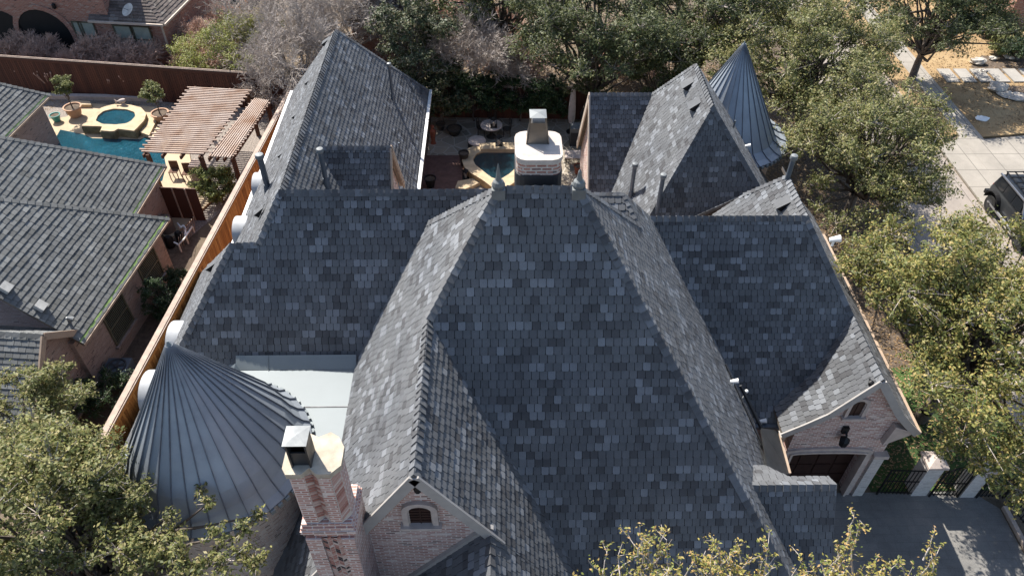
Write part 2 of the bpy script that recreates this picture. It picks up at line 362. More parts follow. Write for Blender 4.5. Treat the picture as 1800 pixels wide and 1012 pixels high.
def shingles(mb, pts, tabw=.19, exp=.2, thick=.02, mat=0, base=1, seed=0, gap=.014, slab=.14, under=2, wob=.0, rag=.0, cham=.03, twist=.12):
    """one planar convex roof slope, shingled tab by tab in overlapping courses, on a solid slab"""
    P = [Vector(p) for p in pts]; n = Vector((0, 0, 0))
    for i in range(1, len(P)-1): n += (P[i]-P[0]).cross(P[i+1]-P[0])
    if n.z < 0: P = P[::-1]; n = -n
    n.normalize(); side = Vector((-n.y, n.x, 0)).normalized(); up = n.cross(side)
    if up.z < 0: up = -up; side = -side
    o = P[0]; d0 = o.dot(n)
    q = [(p.dot(side), p.dot(up)) for p in P]
    ar = sum(q[i][0]*q[(i+1) % len(q)][1]-q[(i+1) % len(q)][0]*q[i][1] for i in range(len(q)))
    if ar < 0: q = q[::-1]
    def w3(u, v, h): return side*u+up*v+n*(d0+h)
    mb.face(P, base)
    if slab:
        B = [p-Vector((0, 0, slab)) for p in P]; mb.face(B[::-1], under)
        for i in range(len(P)): j = (i+1) % len(P); mb.face([P[i], B[i], B[j], P[j]], under)
    u0, u1 = min(a[0] for a in q), max(a[0] for a in q); v0, v1 = min(a[1] for a in q), max(a[1] for a in q)
    for r in range(math.floor(v0/exp), math.ceil(v1/exp)):
        rr = random.Random(r*7919+seed); off = (r % 2)*.5*tabw+rr.uniform(-.25, .25)*tabw
        va, vb = r*exp, (r+1)*exp
        prev = .5; hold = 0
        i0 = math.floor((u0-off)/tabw)-1; i1 = math.ceil((u1-off)/tabw)+1
        for i in range(i0, i1):
            if hold <= 0:
                x = rr.random()
                prev = rr.uniform(0, .16) if x < .1 else (rr.uniform(.86, 1) if x < .215 else rr.uniform(.3, .7)); hold = rr.choice((1, 2)) if x < .2 else 1
            hold -= 1; tone = min(1, max(0, prev+rr.uniform(-.05, .05)))
            a, b = off+i*tabw+gap/2, off+(i+1)*tabw-gap/2
            if b < u0 or a > u1: rr.random(); continue
            vl = va-rr.random()*rag; c_ = cham
            poly = [(a+c_, vl), (b-c_, vl), (b-c_*.25, vl+c_*.5), (b, vl+c_*1.3), (b, vb), (a, vb), (a, vl+c_*1.3), (a+c_*.25, vl+c_*.5)] if cham else [(a, vl), (b, vl), (b, vb), (a, vb)]
            inside = True
            for e in range(len(q)):
                A_, B_ = q[e], q[(e+1) % len(q)]; ex, ey = B_[0]-A_[0], B_[1]-A_[1]
                if any(ex*(p[1]-A_[1])-ey*(p[0]-A_[0]) < 0 for p in ((a, vl), (b, vl), (b, vb), (a, vb))):
                    inside = False; poly = clip_half(poly, A_, B_)
                    if len(poly) < 3: break
            if len(poly) < 3: continue
            th = thick*(1+rr.uniform(-.25, .35)); tw = rr.uniform(-twist, twist)*thick*3
            hh = lambda p: .003+th*(1-(p[1]-va)/exp)+tw*(p[0]-(a+b)/2)
            T = [w3(p[0], p[1], hh(p)) for p in poly]
            mb.face(T, mat, [p for p in poly], tone)
            m_ = len(poly)
            for e in range(m_):
                p0, p1 = poly[e], poly[(e+1) % m_]
                if p0[1] > vb-1e-4 and p1[1] > vb-1e-4: continue
                mb.face([T[e], w3(p0[0], p0[1], -.001), w3(p1[0], p1[1], -.001), T[(e+1) % m_]], mat, [(0, 0)]*4, tone)
def ridge_caps(parent, a, b, n1, n2, w=.15, step=.2, th=.022, lift=.025, mat='slate_shingle', seed=0, name='ridge_cap', col=None):
    """overlapping cap shingles bent over the line a-b (a is the low end) between slopes with normals n1 and n2"""
    mb = MB(); a, b = Vector(a), Vector(b); d = (b-a).normalized(); L = (b-a).length; rr = random.Random(seed+int(L*100))
    n1 = Vector(n1).normalized(); n2 = Vector(n2).normalized()
    s1 = d.cross(n1).normalized(); s2 = d.cross(n2).normalized(); av = (n1+n2).normalized()
    if s1.dot(n2) > 0 or (abs(s1.dot(n2)) < 1e-6 and s1.z > 0): s1 = -s1
    if s2.dot(n1) > 0: s2 = -s2
    k_ = max(1, round(L/step)); st = L/k_
    for i in range(k_):
        t0, t1 = i*st, (i+1)*st*1.0+.02; h0, h1 = lift+th, lift*.45
        tone = rr.choice((.3, .45, .5, .6, .7, .15, .85)); P = []
        for t, h in ((t0, h0), (t1, h1)):
            c = a+d*min(t, L); P.append([c+s1*w+n1*h, c+av*h*1.15, c+s2*w+n2*h, c+s1*w+n1*(h-th), c+s2*w+n2*(h-th), c+av*(h-th)])
        A, B = P
        mb.face([A[0], B[0], B[1], A[1]], 0, None, tone); mb.face([A[1], B[1], B[2], A[2]], 0, None, tone)
        mb.face([A[0], A[1], A[5], A[3]], 0, None, tone); mb.face([A[1], A[2], A[4], A[5]], 0, None, tone)
        mb.face([A[0], A[3], B[3], B[0]], 0, None, tone); mb.face([A[2], B[2], B[4], A[4]], 0, None, tone)
    return mb.build(name, [mat], parent)
def roof_part(parent, polys, name='roof_slope', mat='slate_shingle', under='under_roof', **k_):
    mb = MB()
    for i, p in enumerate(polys): shingles(mb, p, seed=k_.get('seed', 0)+i*31, **{a: b for a, b in k_.items() if a != 'seed'})
    return mb.build(name, [mat, 'shingle_base', under], parent)
# ---------------------------------------------------------------- ground
def sheet(name, pts, z, mat, kind='structure', skirt=0):
    mb = MB(); P = [(p[0], p[1], z) for p in pts]; mb.face(P, 0)
    if skirt:
        for i in range(len(P)): j = (i+1) % len(P); mb.face([P[i], (P[i][0], P[i][1], z-skirt), (P[j][0], P[j][1], z-skirt), P[j]], 0)
    return setp(mb.build(name, [mat]), kind=kind)
sheet('ground', [(-500, -200), (500, -200), (500, 900), (-500, 900)], -.02, 'earth')
sheet('driveway', [(6.5, 2), (17.1, 2), (17.1, 13.2), (16.4, 13.87), (6.5, 13.87)], .0, 'asphalt_court')
sheet('lawn', [(12.9, 13.9), (19.3, 13.9), (19.3, 19.5), (12.9, 19.5)], 0.0, 'green_grass')
sheet('planting_bed', [(12.9, 19.5), (19.3, 19.5), (19.3, 60), (12.9, 60)], 0.0, 'soil')
sheet('planting_bed', [(18.2, 2), (19.4, 2), (19.4, 13.9), (18.2, 13.9)], 0.0, 'dry_grass')
sheet('street', [(19.5, -60), (24.35, -60), (24.35, 200), (19.5, 200)], -.01, 'street_concrete')
mb = MB(); mb.box((24.35, 35.6, -.02), (24.5, 200, .1)); mb.box((24.35, -60, -.02), (24.5, 27.5, .1)); mb.box((19.35, -60, -.02), (19.5, 200, .1))
setp(mb.build('kerb', ['kerb_concrete']), kind='structure')
sheet('grass_verge', [(24.5, 35.6), (26.05, 36.6), (26.05, 200), (24.5, 200)], .08, 'dry_grass', skirt=.1)
sheet('sidewalk', [(26.05, -60), (27.25, -60), (27.25, 200), (26.05, 200)], .1, 'sidewalk_concrete', skirt=.12)
sheet('front_lawn', [(27.25, 36.2), (60, 41), (60, 200), (27.25, 200)], .09, 'dry_grass', skirt=.1)
sheet('neighbour_driveway', [(24.4, 27.5), (60, 27.5), (60, 40.7), (27.25, 35.95), (26.05, 36.3), (24.4, 35.2)], .094, 'sidewalk_concrete', skirt=.1)
sheet('patio', [(-3.9, 22), (9, 22), (9, 39.3), (-3.9, 39.3)], .0, 'flagstone')
sheet('brick_terrace', [(p.x, p.y) for p in (at(745, 273), at(814, 273), at(818, 345), at(740, 345))], .006, 'red_rug')

# ---------------------------------------------------------------- main house: numbers solved from the photograph
XB, XB2, YB, ZB = -.034, 1.779, 13.55, 13.37
TS, TF, TR, TB = 1.577, 1.644, 1.537, 1.204
Z1 = 10.82; YG = 8.105
H_ = Vector
B1 = H_((XB, YB, ZB)); B2 = H_((XB2, YB, ZB))
def go(p, dx, dy, dz): return H_((p[0]+dx, p[1]+dy, p[2]+dz))
def fhip(p, h, sx, t=TS): return go(p, sx*h/t, -h/TF, -h)
A_ = fhip(B1, ZB-Z1, -1); G_ = H_((A_.x, YG-.22, Z1))
ZE = 3.9
nF = H_((0, -TF, 1)).normalized(); nL = H_((-TS, 0, 1)).normalized(); nG = H_((TS, 0, 1)).normalized(); nR = H_((TR, 0, 1)).normalized(); nB = H_((0, TB, 1)).normalized()
Kb = fhip(B2, ZB-ZE, 1, TR); Vb = fhip(A_, Z1-ZE, 1)
house = thing('brick_house', 'big brick house with steep dark slate-look roofs, seen from above in the centre', 'house')
MR = roof_part(house, [[B1, B2, Kb, Vb, A_],
    [A_, H_((A_.x, YG-.22, Z1)), H_((A_.x+(A_.y-YG+.22)*TF/TS, YG-.22, Z1-(A_.y-YG+.22)*TF))],
    [B1, A_, H_((A_.x-(Z1-ZE)/TS, A_.y, ZE)), H_((XB-(ZB-ZE)/TS, YB+(ZB-ZE)/TB, ZE))],
    [A_, G_, H_((A_.x-(Z1-ZE)/TS, G_.y, ZE)), H_((A_.x-(Z1-ZE)/TS, A_.y, ZE))],
    [B1, H_((XB-(ZB-ZE)/TS, YB+(ZB-ZE)/TB, ZE)), H_((XB2+(ZB-ZE)/TR, YB+(ZB-ZE)/TB, ZE)), B2]], 'main_roof', seed=3)
# right slope with its back hip and the rear ridge M1-M2 that dies into it
J_ = aP(1122, 396, B2, nR); M2 = aP(1096, 339, B2, nR); D_ = H_((XB2+(ZB-9.13)/TR, 17.79, 9.13))
roof_R = roof_part(MR, [[B2, J_, H_((XB2+(ZB-ZE)/TR, J_.y, ZE)), Kb],
    [J_, M2, D_, H_((XB2+(ZB-ZE)/TR, D_.y, ZE)), H_((XB2+(ZB-ZE)/TR, J_.y, ZE))]], 'roof_slope', seed=11)
M1 = H_((M2.x-3.2, M2.y, M2.z)); jz = J_.z-.4
roof_part(MR, [[M1, M2, H_((J_.x, J_.y, J_.z)), H_((M1.x, J_.y, J_.z))]], 'roof_slope', seed=17)
nM = H_((0, -(M2.z-J_.z)/(M2.y-J_.y), 1)).normalized()
ridge_caps(MR, B1, B2, nF, nB, seed=1); ridge_caps(MR, A_, B1, nL, nF, seed=2); ridge_caps(MR, G_, A_, nL, nG, seed=3, step=.19, w=.17)
ridge_caps(MR, Kb, B2, nF, nR, seed=4); ridge_caps(MR, H_((XB-(ZB-7)/TS, YB+(ZB-7)/TB, 7)), B1, nL, nB, seed=5)
ridge_caps(MR, J_, B2, nR, nB, seed=6, w=.1); ridge_caps(MR, M1, M2, nM, H_((0, 1, 1)), seed=7, w=.09, lift=.01); ridge_caps(MR, J_, M2, nM, nR, seed=8, w=.08, lift=.01)

# ---- left wing (ridge parallel to the street front)
XL1, ZL, YL = -5.892, 11.13, 16.48
L1 = H_((XL1, YL, ZL)); L2 = H_((0, YL, ZL)); hL = 1.3
P1 = aP(452, 427, L1, nF); P2 = aP(404, 429, L1, nF); P3 = aP(300, 640, L1, nF)
P3 = P2+(P3-P2)*((P2.z-ZE)/(P2.z-P3.z)); ZF = aP(520, 638, L1, nF).z; tP = (L1.z-P1.z)/(L1.x-P1.x)
nP = (P1-L1).cross(H_((0, 1, 0))); nP = nP if nP.z > 0 else -nP; nP.normalize()
LR = roof_part(house, [[L1, L2, H_((0, YL-(ZL-ZE)/TF, ZE)), H_((P1.x, YL-(ZL-ZE)/TF, ZE)), P1],
                       [P1, H_((P1.x, YL-(ZL-ZE)/TF, ZE)), P3, P2]], 'left_wing_roof', seed=23)
# left slope: the outer strip under the lower hip, and its own little return
q_ = aP(346, 487, P2, nL); zq0 = q_.z; P3a = P2+(P3-P2)*((P2.z-zq0)/(P2.z-P3.z))
roof_part(LR, [[P2, P3a, q_]], 'roof_slope', seed=29)
STRIP = (P3a, q_)
roof_part(LR, [[L1, P1, H_((L1.x-(L1.z-3.2)/tP, P1.y, 3.2)), H_((L1.x-(L1.z-3.2)/tP, 19.0, 3.2)), H_((L1.x-(L1.z-8.3)/tP, 19.0, 8.3))]], 'roof_slope', seed=31)
roof_part(LR, [[L1, L2, H_((0, YL+4.2, ZL-6.5)), H_((L1.x-2.5, YL+4.2, ZL-6.5))]], 'roof_slope', seed=33)
ridge_caps(LR, L1, L2, nF, H_((0, 1, 1)), seed=10, w=.16); ridge_caps(LR, P1, L1, nF, nP, seed=11); ridge_caps(LR, P2, P1, nF, H_((0, 1, .6)), seed=12, w=.14)
ridge_caps(LR, P3, P2, nF, nL, seed=13)

# ---- rear left wing, one storey, ridge running away from the camera
zr, ze = 8.55, 3.2
ra = at(590, 52, zr); rb = H_((ra.x+.0, 16.9, zr)); ear = at(755, 160, ze); ear2 = H_((ear.x, 22.5, ze)); eal = H_((2*ra.x-ear.x-.25, ear.y, ze))
yb = ear.y
tw = (zr-ze)/(ear.x-ra.x); nWR = H_((tw, 0, 1)).normalized(); nWL = H_((-tw, 0, 1)).normalized()
WR = roof_part(house, [[ra, rb, H_((ear.x, 17.2, ze)), ear], [rb, ra, eal, H_((eal.x, 17.2, ze))],
                       [ra, ear, eal]], 'rear_wing_roof', seed=37)
ridge_caps(WR, rb, ra, nWR, nWL, seed=14, w=.17); ridge_caps(WR, ear, ra, nWR, H_((0, 1, .7)), seed=15, w=.12)
# cross gable on that wing: ridge 558..690 at pixel row 257
def wplane(u, v): return aP(u, v, ra, nWR)
c0 = wplane(556, 258); cz = c0.z; c1 = at(688, 258, cz); c1.y = c0.y
cw = 1.9; T2 = 1.5
cb = [c0, c1, go(c1, 0, -cw*1.1, -cw*1.1*T2), go(c0, 0, -cw*1.1, -cw*1.1*T2)]
roof_part(WR, [cb, [c1, c0, go(c0, 0, cw, -cw*T2), go(c1, 0, cw, -cw*T2)]], 'roof_slope', seed=41)
ridge_caps(WR, c0, c1, H_((0, -T2, 1)), H_((0, T2, 1)), seed=16, w=.14)
mb = MB(); x = c1.x-.22
mb.extr([(x, c1.y-cw*1.05, c1.z-.15-cw*1.05*T2), (x, c1.y+cw*.95, c1.z-.15-cw*.95*T2), (x, c1.y, c1.z-.15)], (-.2, 0, 0), 0)
mb.extr([(x, c1.y-cw*1.05, 0), (x, c1.y+cw*.95, 0), (x, c1.y+cw*.95, c1.z-.15-cw*.95*T2), (x, c1.y-cw*1.05, c1.z-.15-cw*1.05*T2)], (-.2, 0, 0), 0)
mb.build('gable_wall', ['house_brick'], house)
mb = MB()
for s_ in (-1, 1):
    mb.bar(go(c1, -.02, s_*cw*1.1, -cw*1.1*T2-.1), go(c1, -.02, 0, -.08), .06, .26, 0, up=(0, -s_*T2, 1))
    mb.face([go(c1, -.2, s_*cw*1.1, -cw*1.1*T2-.17), go(c1, .02, s_*cw*1.1, -cw*1.1*T2-.17), go(c1, .02, 0, -.17), go(c1, -.2, 0, -.17)], 0)
mb.build('rake_board', ['tan_trim'], WR)

# ---- right wing
ZR, YR, XD2 = 9.13, 17.79, 9.292
D2 = H_((XD2, YR, ZR)); Cc = fhip(D2, 2.648, 1); YGg = 13.86
ZRE = aP(1360, 746, D2, nF).z
hipE = fhip(D2, ZR-ZRE, 1)
RW = roof_part(house, [[H_((3, YR, ZR)), D2, hipE, H_((3, hipE.y, ZRE))]], 'right_wing_roof', seed=43)
gz = Cc.z; gx = Cc.x; fl = 1.05; fd = fl*TS   # steep upper slope, flared lower slope
gl = H_((8.72, 0, 3.93)); gr = H_((12.95, 0, 3.93)); print('ZF', ZF, 'ZRE', ZRE, 'P', P1, P2, P3)
fy = YGg-.25
UL = lambda y: H_((gx-fl, y, gz-fd*.93)); UR = lambda y: H_((gx+fl, y, gz-fd*.93))
LLp = lambda y: H_((gl.x, y, gl.z)); LR_ = lambda y: H_((gr.x, y, gr.z))
GR = roof_part(house, [[H_((gx, fy, gz)), H_((gx, Cc.y+1.2, gz)), UL(Cc.y+2.5), UL(fy)], [UL(fy), UL(Cc.y+2.5), LLp(Cc.y+2.0), LLp(fy)]], 'garage_roof', seed=47)
yk = 24.2
roof_part(GR, [[H_((gx, fy, gz)), UR(fy), UR(yk), H_((gx, yk, gz))], [UR(fy), LR_(fy), LR_(yk), UR(yk)]], 'roof_slope', seed=53)
# ridge behind D2 running to (1390,308)
pk = H_((XD2, at(1390, 308, ZR).y, ZR)); vb_ = H_((XD2-2.7, pk.y+1.2, ZR-2.7*TS)); 
RB = roof_part(house, [[D2, pk, H_((XD2-.9, pk.y+.9, ZR-.9*TS)), H_((XD2-4.2, pk.y+2.6, ZR-4.2*TS)), H_((XD2-4.2, YR, ZR-4.2*TS))]], 'rear_right_roof', seed=59)
roof_part(RB, [[pk, D2, H_((gx, Cc.y, gz)), H_((gx, pk.y+1.7, gz))], [pk, H_((gx, pk.y+1.7, gz)), H_((XD2-2.7, pk.y+2.6, ZR-2.7*TS))]], 'roof_slope', seed=61)
nGL = H_((-TS, 0, 1)).normalized(); nGR2 = H_((TS, 0, 1)).normalized()
ridge_caps(RW, D_, D2, nF, H_((0, 1, 1)), seed=17, w=.15); ridge_caps(RW, Cc, D2, nF, nGR2, seed=18); ridge_caps(GR, H_((gx, fy, gz)), Cc, nGL, nGR2, seed=19, w=.2, step=.22)
ridge_caps(RB, D2, pk, nGL, nGR2, seed=20, w=.16); ridge_caps(RB, H_((XD2-.9, pk.y+.9, ZR-.9*TS)), pk, nGL, H_((0, 1, .8)), seed=21, w=.12)

# ---- rear right wing W2 with front hip, and W3 beside it
zw = 9.0; wa = at(1225, 112, zw); wb = at(1253, 186, zw); wb.x = wa.x = (wa.x+wb.x)/2
hr = 2.9; wr_ = at(1334, 325, zw-hr); ratio = (wr_-wb)
hl = 3.9; wl_ = at(1145, 374, zw-hl)
def ext(a, b, k): return a+(b-a)*k
T_l = hl/(wb.x-wl_.x); T_r = hr/(wr_.x-wb.x)
zeW = 3.0
def onL(y, z): return H_((wb.x-(zw-z)/T_l, y, z))
def onR(y, z): return H_((wb.x+(zw-z)/T_r, y, z))
lb = ext(wb, wl_, (zw-zeW)/hl); rb2 = ext(wb, wr_, (zw-zeW)/hr)
wbk = at(1140, 164, zw-2.3); wbk.x = wb.x-2.3/T_l
back = ext(wa, wbk, (zw-zeW)/2.3)
W2 = roof_part(house, [[wa, wb, lb, back]], 'rear_gable_roof', seed=67)
nf2 = (lb-wb).cross(rb2-wb); nf2 = nf2 if nf2.z > 0 else -nf2; nf2.normalize()
# keep the hip face planar: right corner solved on the plane through wb with a level course line
hd = H_((0, -1.5, 1)).normalized()
roof_part(W2, [[wb, lb, rb2]], 'roof_slope', seed=71)
roof_part(W2, [[wb, wa, onR(wa.y+1.5, zeW), rb2]], 'roof_slope', seed=73)
nWl2 = H_((-T_l, 0, 1)); nWr2 = H_((T_r, 0, 1))
ridge_caps(W2, wb, wa, nWl2, nWr2, seed=22, w=.17); ridge_caps(W2, lb, wb, nf2, nWl2, seed=23, w=.1, lift=.015); ridge_caps(W2, rb2, wb, nf2, nWr2, seed=24); ridge_caps(W2, wbk, wa, nWl2, H_((0, 1, .6)), seed=25, w=.12)
w3z = wbk.z; w3l = at(1037, 164, w3z); w3l.y = wbk.y
T3 = 1.5; d3 = 4.3
roof_part(W2, [[w3l, H_((wbk.x+.5, wbk.y, w3z)), H_((wbk.x+.5, wbk.y-d3, w3z-d3*T3)), H_((w3l.x, wbk.y-d3, w3z-d3*T3))],
                    [w3l, H_((wbk.x+.5, wbk.y, w3z)), H_((wbk.x+.5, wbk.y+3, w3z-3*T3)), H_((w3l.x, wbk.y+3, w3z-3*T3))]], 'roof_slope', seed=79)
ridge_caps(W2, w3l, H_((wbk.x, wbk.y, w3z)), H_((0, -T3, 1)), H_((0, T3, 1)), seed=26, w=.15)
mb = MB(); x = w3l.x+.2; y0 = w3l.y
mb.extr([(x, y0, w3z-.15), (x, y0-d3*.95, w3z-.2-d3*.95*T3), (x, y0-d3*.95, 0), (x, y0+2.9, 0), (x, y0+2.9, w3z-.2-2.9*T3)], (.25, 0, 0), 0)
mb.build('gable_wall', ['house_brick'], house)
mb = MB()
mb.bar(H_((w3l.x-.02, y0, w3z-.1)), H_((w3l.x-.02, y0-d3, w3z-.12-d3*T3)), .06, .3, 0, up=(0, -T3, 1)); mb.bar(H_((w3l.x-.02, y0, w3z-.1)), H_((w3l.x-.02, y0+3, w3z-.12-3*T3)), .06, .3, 0, up=(0, T3, 1))
mb.build('rake_board', ['cream_trim'], W2)

# ---- small low ridge at the courtyard, in front of the right slope
S0 = aP(1322, 853, B2, nR); S1 = at(1472, 854, S0.z); S1.y = S0.y; sl = 1.5
SR = roof_part(house, [[H_((S0.x-1.2, S0.y, S0.z)), S1, go(S1, 0, -3.6, -3.6*sl), H_((S0.x-1.2, S0.y-3.6, S0.z-3.6*sl))]], 'entry_roof', seed=83)
roof_part(SR, [[H_((S0.x-1, S0.y, S0.z)), S1, go(S1, 0, .42, -.28), H_((S0.x-1, S0.y+.42, S0.z-.28))],
               [H_((S0.x-1, S0.y+.42, S0.z-.28)), go(S0, 1.15, .42, -.28), go(S0, .75, 1.0, -.62), H_((S0.x-1, S0.y+1.0, S0.z-.62))]], 'roof_slope', seed=89)
ridge_caps(SR, S0, S1, H_((0, -sl, 1)), H_((0, .6, 1)), seed=27, w=.16, step=.21)
mb = MB(); x = S1.x-.15
mb.extr([(x, S1.y-3.5, 0), (x, S1.y-3.5, S1.z-.2-3.5*sl), (x, S1.y, S1.z-.2), (x, S1.y+.4, S1.z-.5), (x, S1.y+.4, 0)], (-.25, 0, 0), 0)
mb.build('gable_wall', ['house_brick'], house)
simple('flat_zinc', (.150, .172, .182), .55, .1, var=.05, scale=.8)
brick_mat('mottled_brick', (.30, .12, .09), (.42, .22, .17), (.14, .12, .11), (.52, .45, .39), whitewash=.25, bw=.24, bh=.085, mort=.02)
simple('dormer_white', (.34, .35, .36), .6, var=.12)
# ---------------------------------------------------------------- walls of the house
def wall_box(name, lo, hi, mat='house_brick'):
    mb = MB(); mb.box(lo, hi); return mb.build(name, [mat], house)
mb = MB()
for lo, hi in (((-5.1, 9.2, 0), (1.6, 21, 3.7)), ((1.4, 9.4, 0), (7.4, 21, 3.7)), ((-10.0, 13.9, 0), (-4.9, 20, 3.6)), ((3, 15.4, 0), (12.4, 24, 3.9)),
               ((eal.x+.5, 17, 0), (ear.x-.55, ear.y-.5, 3.05)), ((lb.x+.6, wb.y-5, 0), (onR(0, zeW).x-.5, wa.y+1, 2.9)), ((4.4, wb.y-2, 0), (6, wbk.y+2, 2.9))):
    mb.box(lo, hi)
mb.build('wall', ['house_brick'], house)

def arch2d(w, h, rise, n=12):
    """outline of an arched opening from the bottom left round to the bottom right: (x, y) pairs"""
    pts = [(-w/2, 0), (-w/2, h-rise)]
    for i in range(1, n): t = math.pi-math.pi*i/n; pts.append((w/2*math.cos(t), h-rise+rise*math.sin(t)))
    return pts+[(w/2, h-rise), (w/2, 0)]
class Frame:
    def __init__(s, o, r, out): s.o = H_(o); s.r = H_(r).normalized(); s.out = H_(out).normalized(); s.u = H_((0, 0, 1))
    def p(s, x, y, d=0): return s.o+s.r*x+s.u*y+s.out*d
def arch_ring(mb, fr, w, h, rise, t, d0, d1, mat=0, n=12):
    a = arch2d(w, h, rise, n); b = arch2d(w+2*t, h+t, rise+t*.6, n)
    for i in range(len(a)-1):
        q = [fr.p(*b[i], d1), fr.p(*b[i+1], d1), fr.p(*a[i+1], d1), fr.p(*a[i], d1)]; mb.face(q[::-1], mat)
        mb.face([fr.p(*b[i], d0), fr.p(*b[i+1], d0), fr.p(*b[i+1], d1), fr.p(*b[i], d1)], mat)
        mb.face([fr.p(*a[i], d1), fr.p(*a[i+1], d1), fr.p(*a[i+1], d0-.16), fr.p(*a[i], d0-.16)], mat)
    for s in (0, -1): mb.face([fr.p(*a[s], d0), fr.p(*b[s], d0), fr.p(*b[s], d1), fr.p(*a[s], d1)], mat)
def panel(mb, fr, w, h, rise, d, mat=0):
    mb.face([fr.p(x, y, d) for x, y in arch2d(w, h, rise)][::-1], mat)

# ---- front gable
def wall_profile(y, pts, th=.35): mb = MB(); mb.extr([(x, y, z) for x, z in pts], (0, th, 0)); return mb
hx = (Z1-.16)
fw = wall_profile(YG, [(-5.55, 0), (1.9, 0), (1.9, hx-(1.9-A_.x)*TS), (A_.x, hx), (-5.55, hx-(A_.x+5.55)*TS)]).build('gable_wall', ['house_brick'], house)
mb = MB(); w0 = .24          # soldier course along the rake
for s in (-1, 1):
    e = H_((s/TS, 0, -1)).normalized(); L = 4.4 if s > 0 else 4.6; nn = H_((-s*1.0, 0, -1/TS)).normalized()
    a = H_((A_.x, YG-.012, hx-.10)); p = [a, a+e*L, a+e*L+nn*w0, a+H_((0, 0, -w0*1.75))]
    mb.face(p if s < 0 else p[::-1], 0, [(0, 0), (L, 0), (L, w0), (w0, w0)] if s < 0 else [(w0, w0), (L, w0), (L, 0), (0, 0)])
mb.build('brick_border', ['rake_brick'], fw)
mb = MB()
for s in (-1, 1):
    e = H_((s/TS, 0, -1)).normalized(); L = 6.9 if s < 0 else 3.05; a = H_((A_.x, YG-.235, Z1-.1)); b = a+e*L
    mb.bar(a-e*.02, b, .05, .24, 0, up=(s*TS, 0, 1)); mb.bar(a+H_((0, .12, -.12)), b+H_((0, .12, -.12)), .22, .03, 0, up=(s*TS, 0, 1))
mb.build('rake_board', ['grey_trim'], MR)
wc = aY(741, 917, YG); fr = Frame((wc.x, YG, wc.z), (1, 0, 0), (0, -1, 0))
def arched_window(fr, w, h, rise, t=.1, name='window', mat='brown_door', sill=True, parent=None, slats=0):
    mb = MB(); panel(mb, fr, w, h, rise, .012)
    for k in range(1, slats): y = h*k/slats; mb.bar(fr.p(-w/2, y, .02), fr.p(w/2, y, .02), .02, .02)
    mb.bar(fr.p(0, 0, .02), fr.p(0, h-.02, .02), .025, .02)
    o = mb.build(name, [mat], parent or house)
    mb = MB(); arch_ring(mb, fr, w, h, rise, t, .0, .09); arch_ring(mb, fr, w-.05, h-.02, rise, .05, 0, .05)
    mb.build('frame', ['cast_stone'], o)
    if sill: mb = MB(); mb.obox(fr.p(-w/2-t-.06, -.09, 0), fr.r*(w+2*t+.12), fr.out*.16, fr.u*.09); mb.build('sill', ['cast_stone'], o)
    return o
arched_window(fr, .5, .74, .22, .12, parent=fw, slats=7)
def teardrop(u, v, y, s=1.0, parent=None):
    c = aY(u, v, y-.14); mb = MB()
    mb.rev(c, [(.01, -.2*s), (.06*s, -.17*s), (.075*s, -.08*s), (.05*s, .03*s), (.025*s, .08*s), (.03*s, .14*s), (.1*s, .16*s), (.1*s, .18*s), (.04*s, .23*s), (.01, .24*s)], 10)
    mb.bar(c+H_((-.09*s, 0, .1*s)), c+H_((.09*s, 0, .1*s)), .03, .03); mb.bar(c+H_((0, 0, .15*s)), c+H_((0, .14, .15*s)), .04, .04)
    mb.build('iron_ornament', ['black_iron'], parent, True)
teardrop(733, 853, YG, 1.15, fw)

# ---- lower roof in front of the front gable
zq = aY(864, 921, YG).z; xq = A_.x+(Z1-zq)/TS; q0 = H_((xq, YG-.2, zq)); ql = aY(725, 1012, YG-.02); tq = (zq-ql.z)/(xq-ql.x)
q1 = H_((xq, 4.6, zq))
FRf = roof_part(house, [[H_((xq, YG-.01, zq)), q1, H_((xq-3.6, 4.6, zq-3.6*tq)), H_((xq-3.6, YG-.01, zq-3.6*tq))],
                        [H_((xq, YG-.23, zq)), H_((xq+(zq-ZE)/TS, YG-.23, ZE)), H_((xq+(zq-ZE)/TS, 4.6, ZE)), q1]], 'front_roof', seed=97)
ridge_caps(FRf, q1, q0, H_((-tq, 0, 1)), nG, seed=28, w=.14, step=.23)
mb = MB(); a = H_((xq, YG-.06, zq+.03)); b = H_((xq-3.6, YG-.06, zq-3.6*tq+.03)); mb.bar(a, b, .1, .16, 0, up=(-tq, 0, 1)); mb.build('flashing', ['grey_trim'], FRf)

# ---- flat metal roof, flashing and cricket
fx1 = XB-(ZB-ZF)/TS+.35; fy1 = YL-(ZL-ZF)/TF+.25
def cone_profile(ze_, r, zt): return [(r, ze_), (r*.925, ze_+.15), (r*.855, ze_+.42), (r*.785, ze_+.84), (.05, zt-.1)]
zt_ = ZF+.12; TUR = (-8.92+(zt_-3)*.44, 13.76-(zt_-3)*.6775, zt_, 2.918-(zt_-3)*.1437, 7.56+(zt_-3)*.886)
fy0 = at(560, 800, ZF).y
mb = MB(); mb.prism([(fx1, fy0), (fx1, fy1), (TUR[0]-.5, fy1), (TUR[0]-.5, TUR[1]), (TUR[0]+1.2, fy0)], ZF-.3, ZF)
FL = mb.build('flat_metal_roof', ['flat_zinc'], house)
mb = MB(); ys = fy1-.16; fxl = at(418, 640, ZF).x
mb.face([(fxl, ys-.34, ZF+.012), (fx1-.3, ys-.34, ZF+.012), (fx1-.3, ys-.05, ZF+.3), (fxl, ys-.05, ZF+.3)])
for x in (fxl+.9,): mb.bar((x, ys-.36, ZF+.02), (x, ys-.06, ZF+.31), .012, .012)
mb.build('flashing', ['zinc_light'], FL)
mb = MB(); yy = at(560, 715, ZF).y; mb.bar((TUR[0], yy, ZF+.008), (fx1, yy, ZF+.008), .03, .016); 
mb.build('seam', ['dark_metal'], FL)
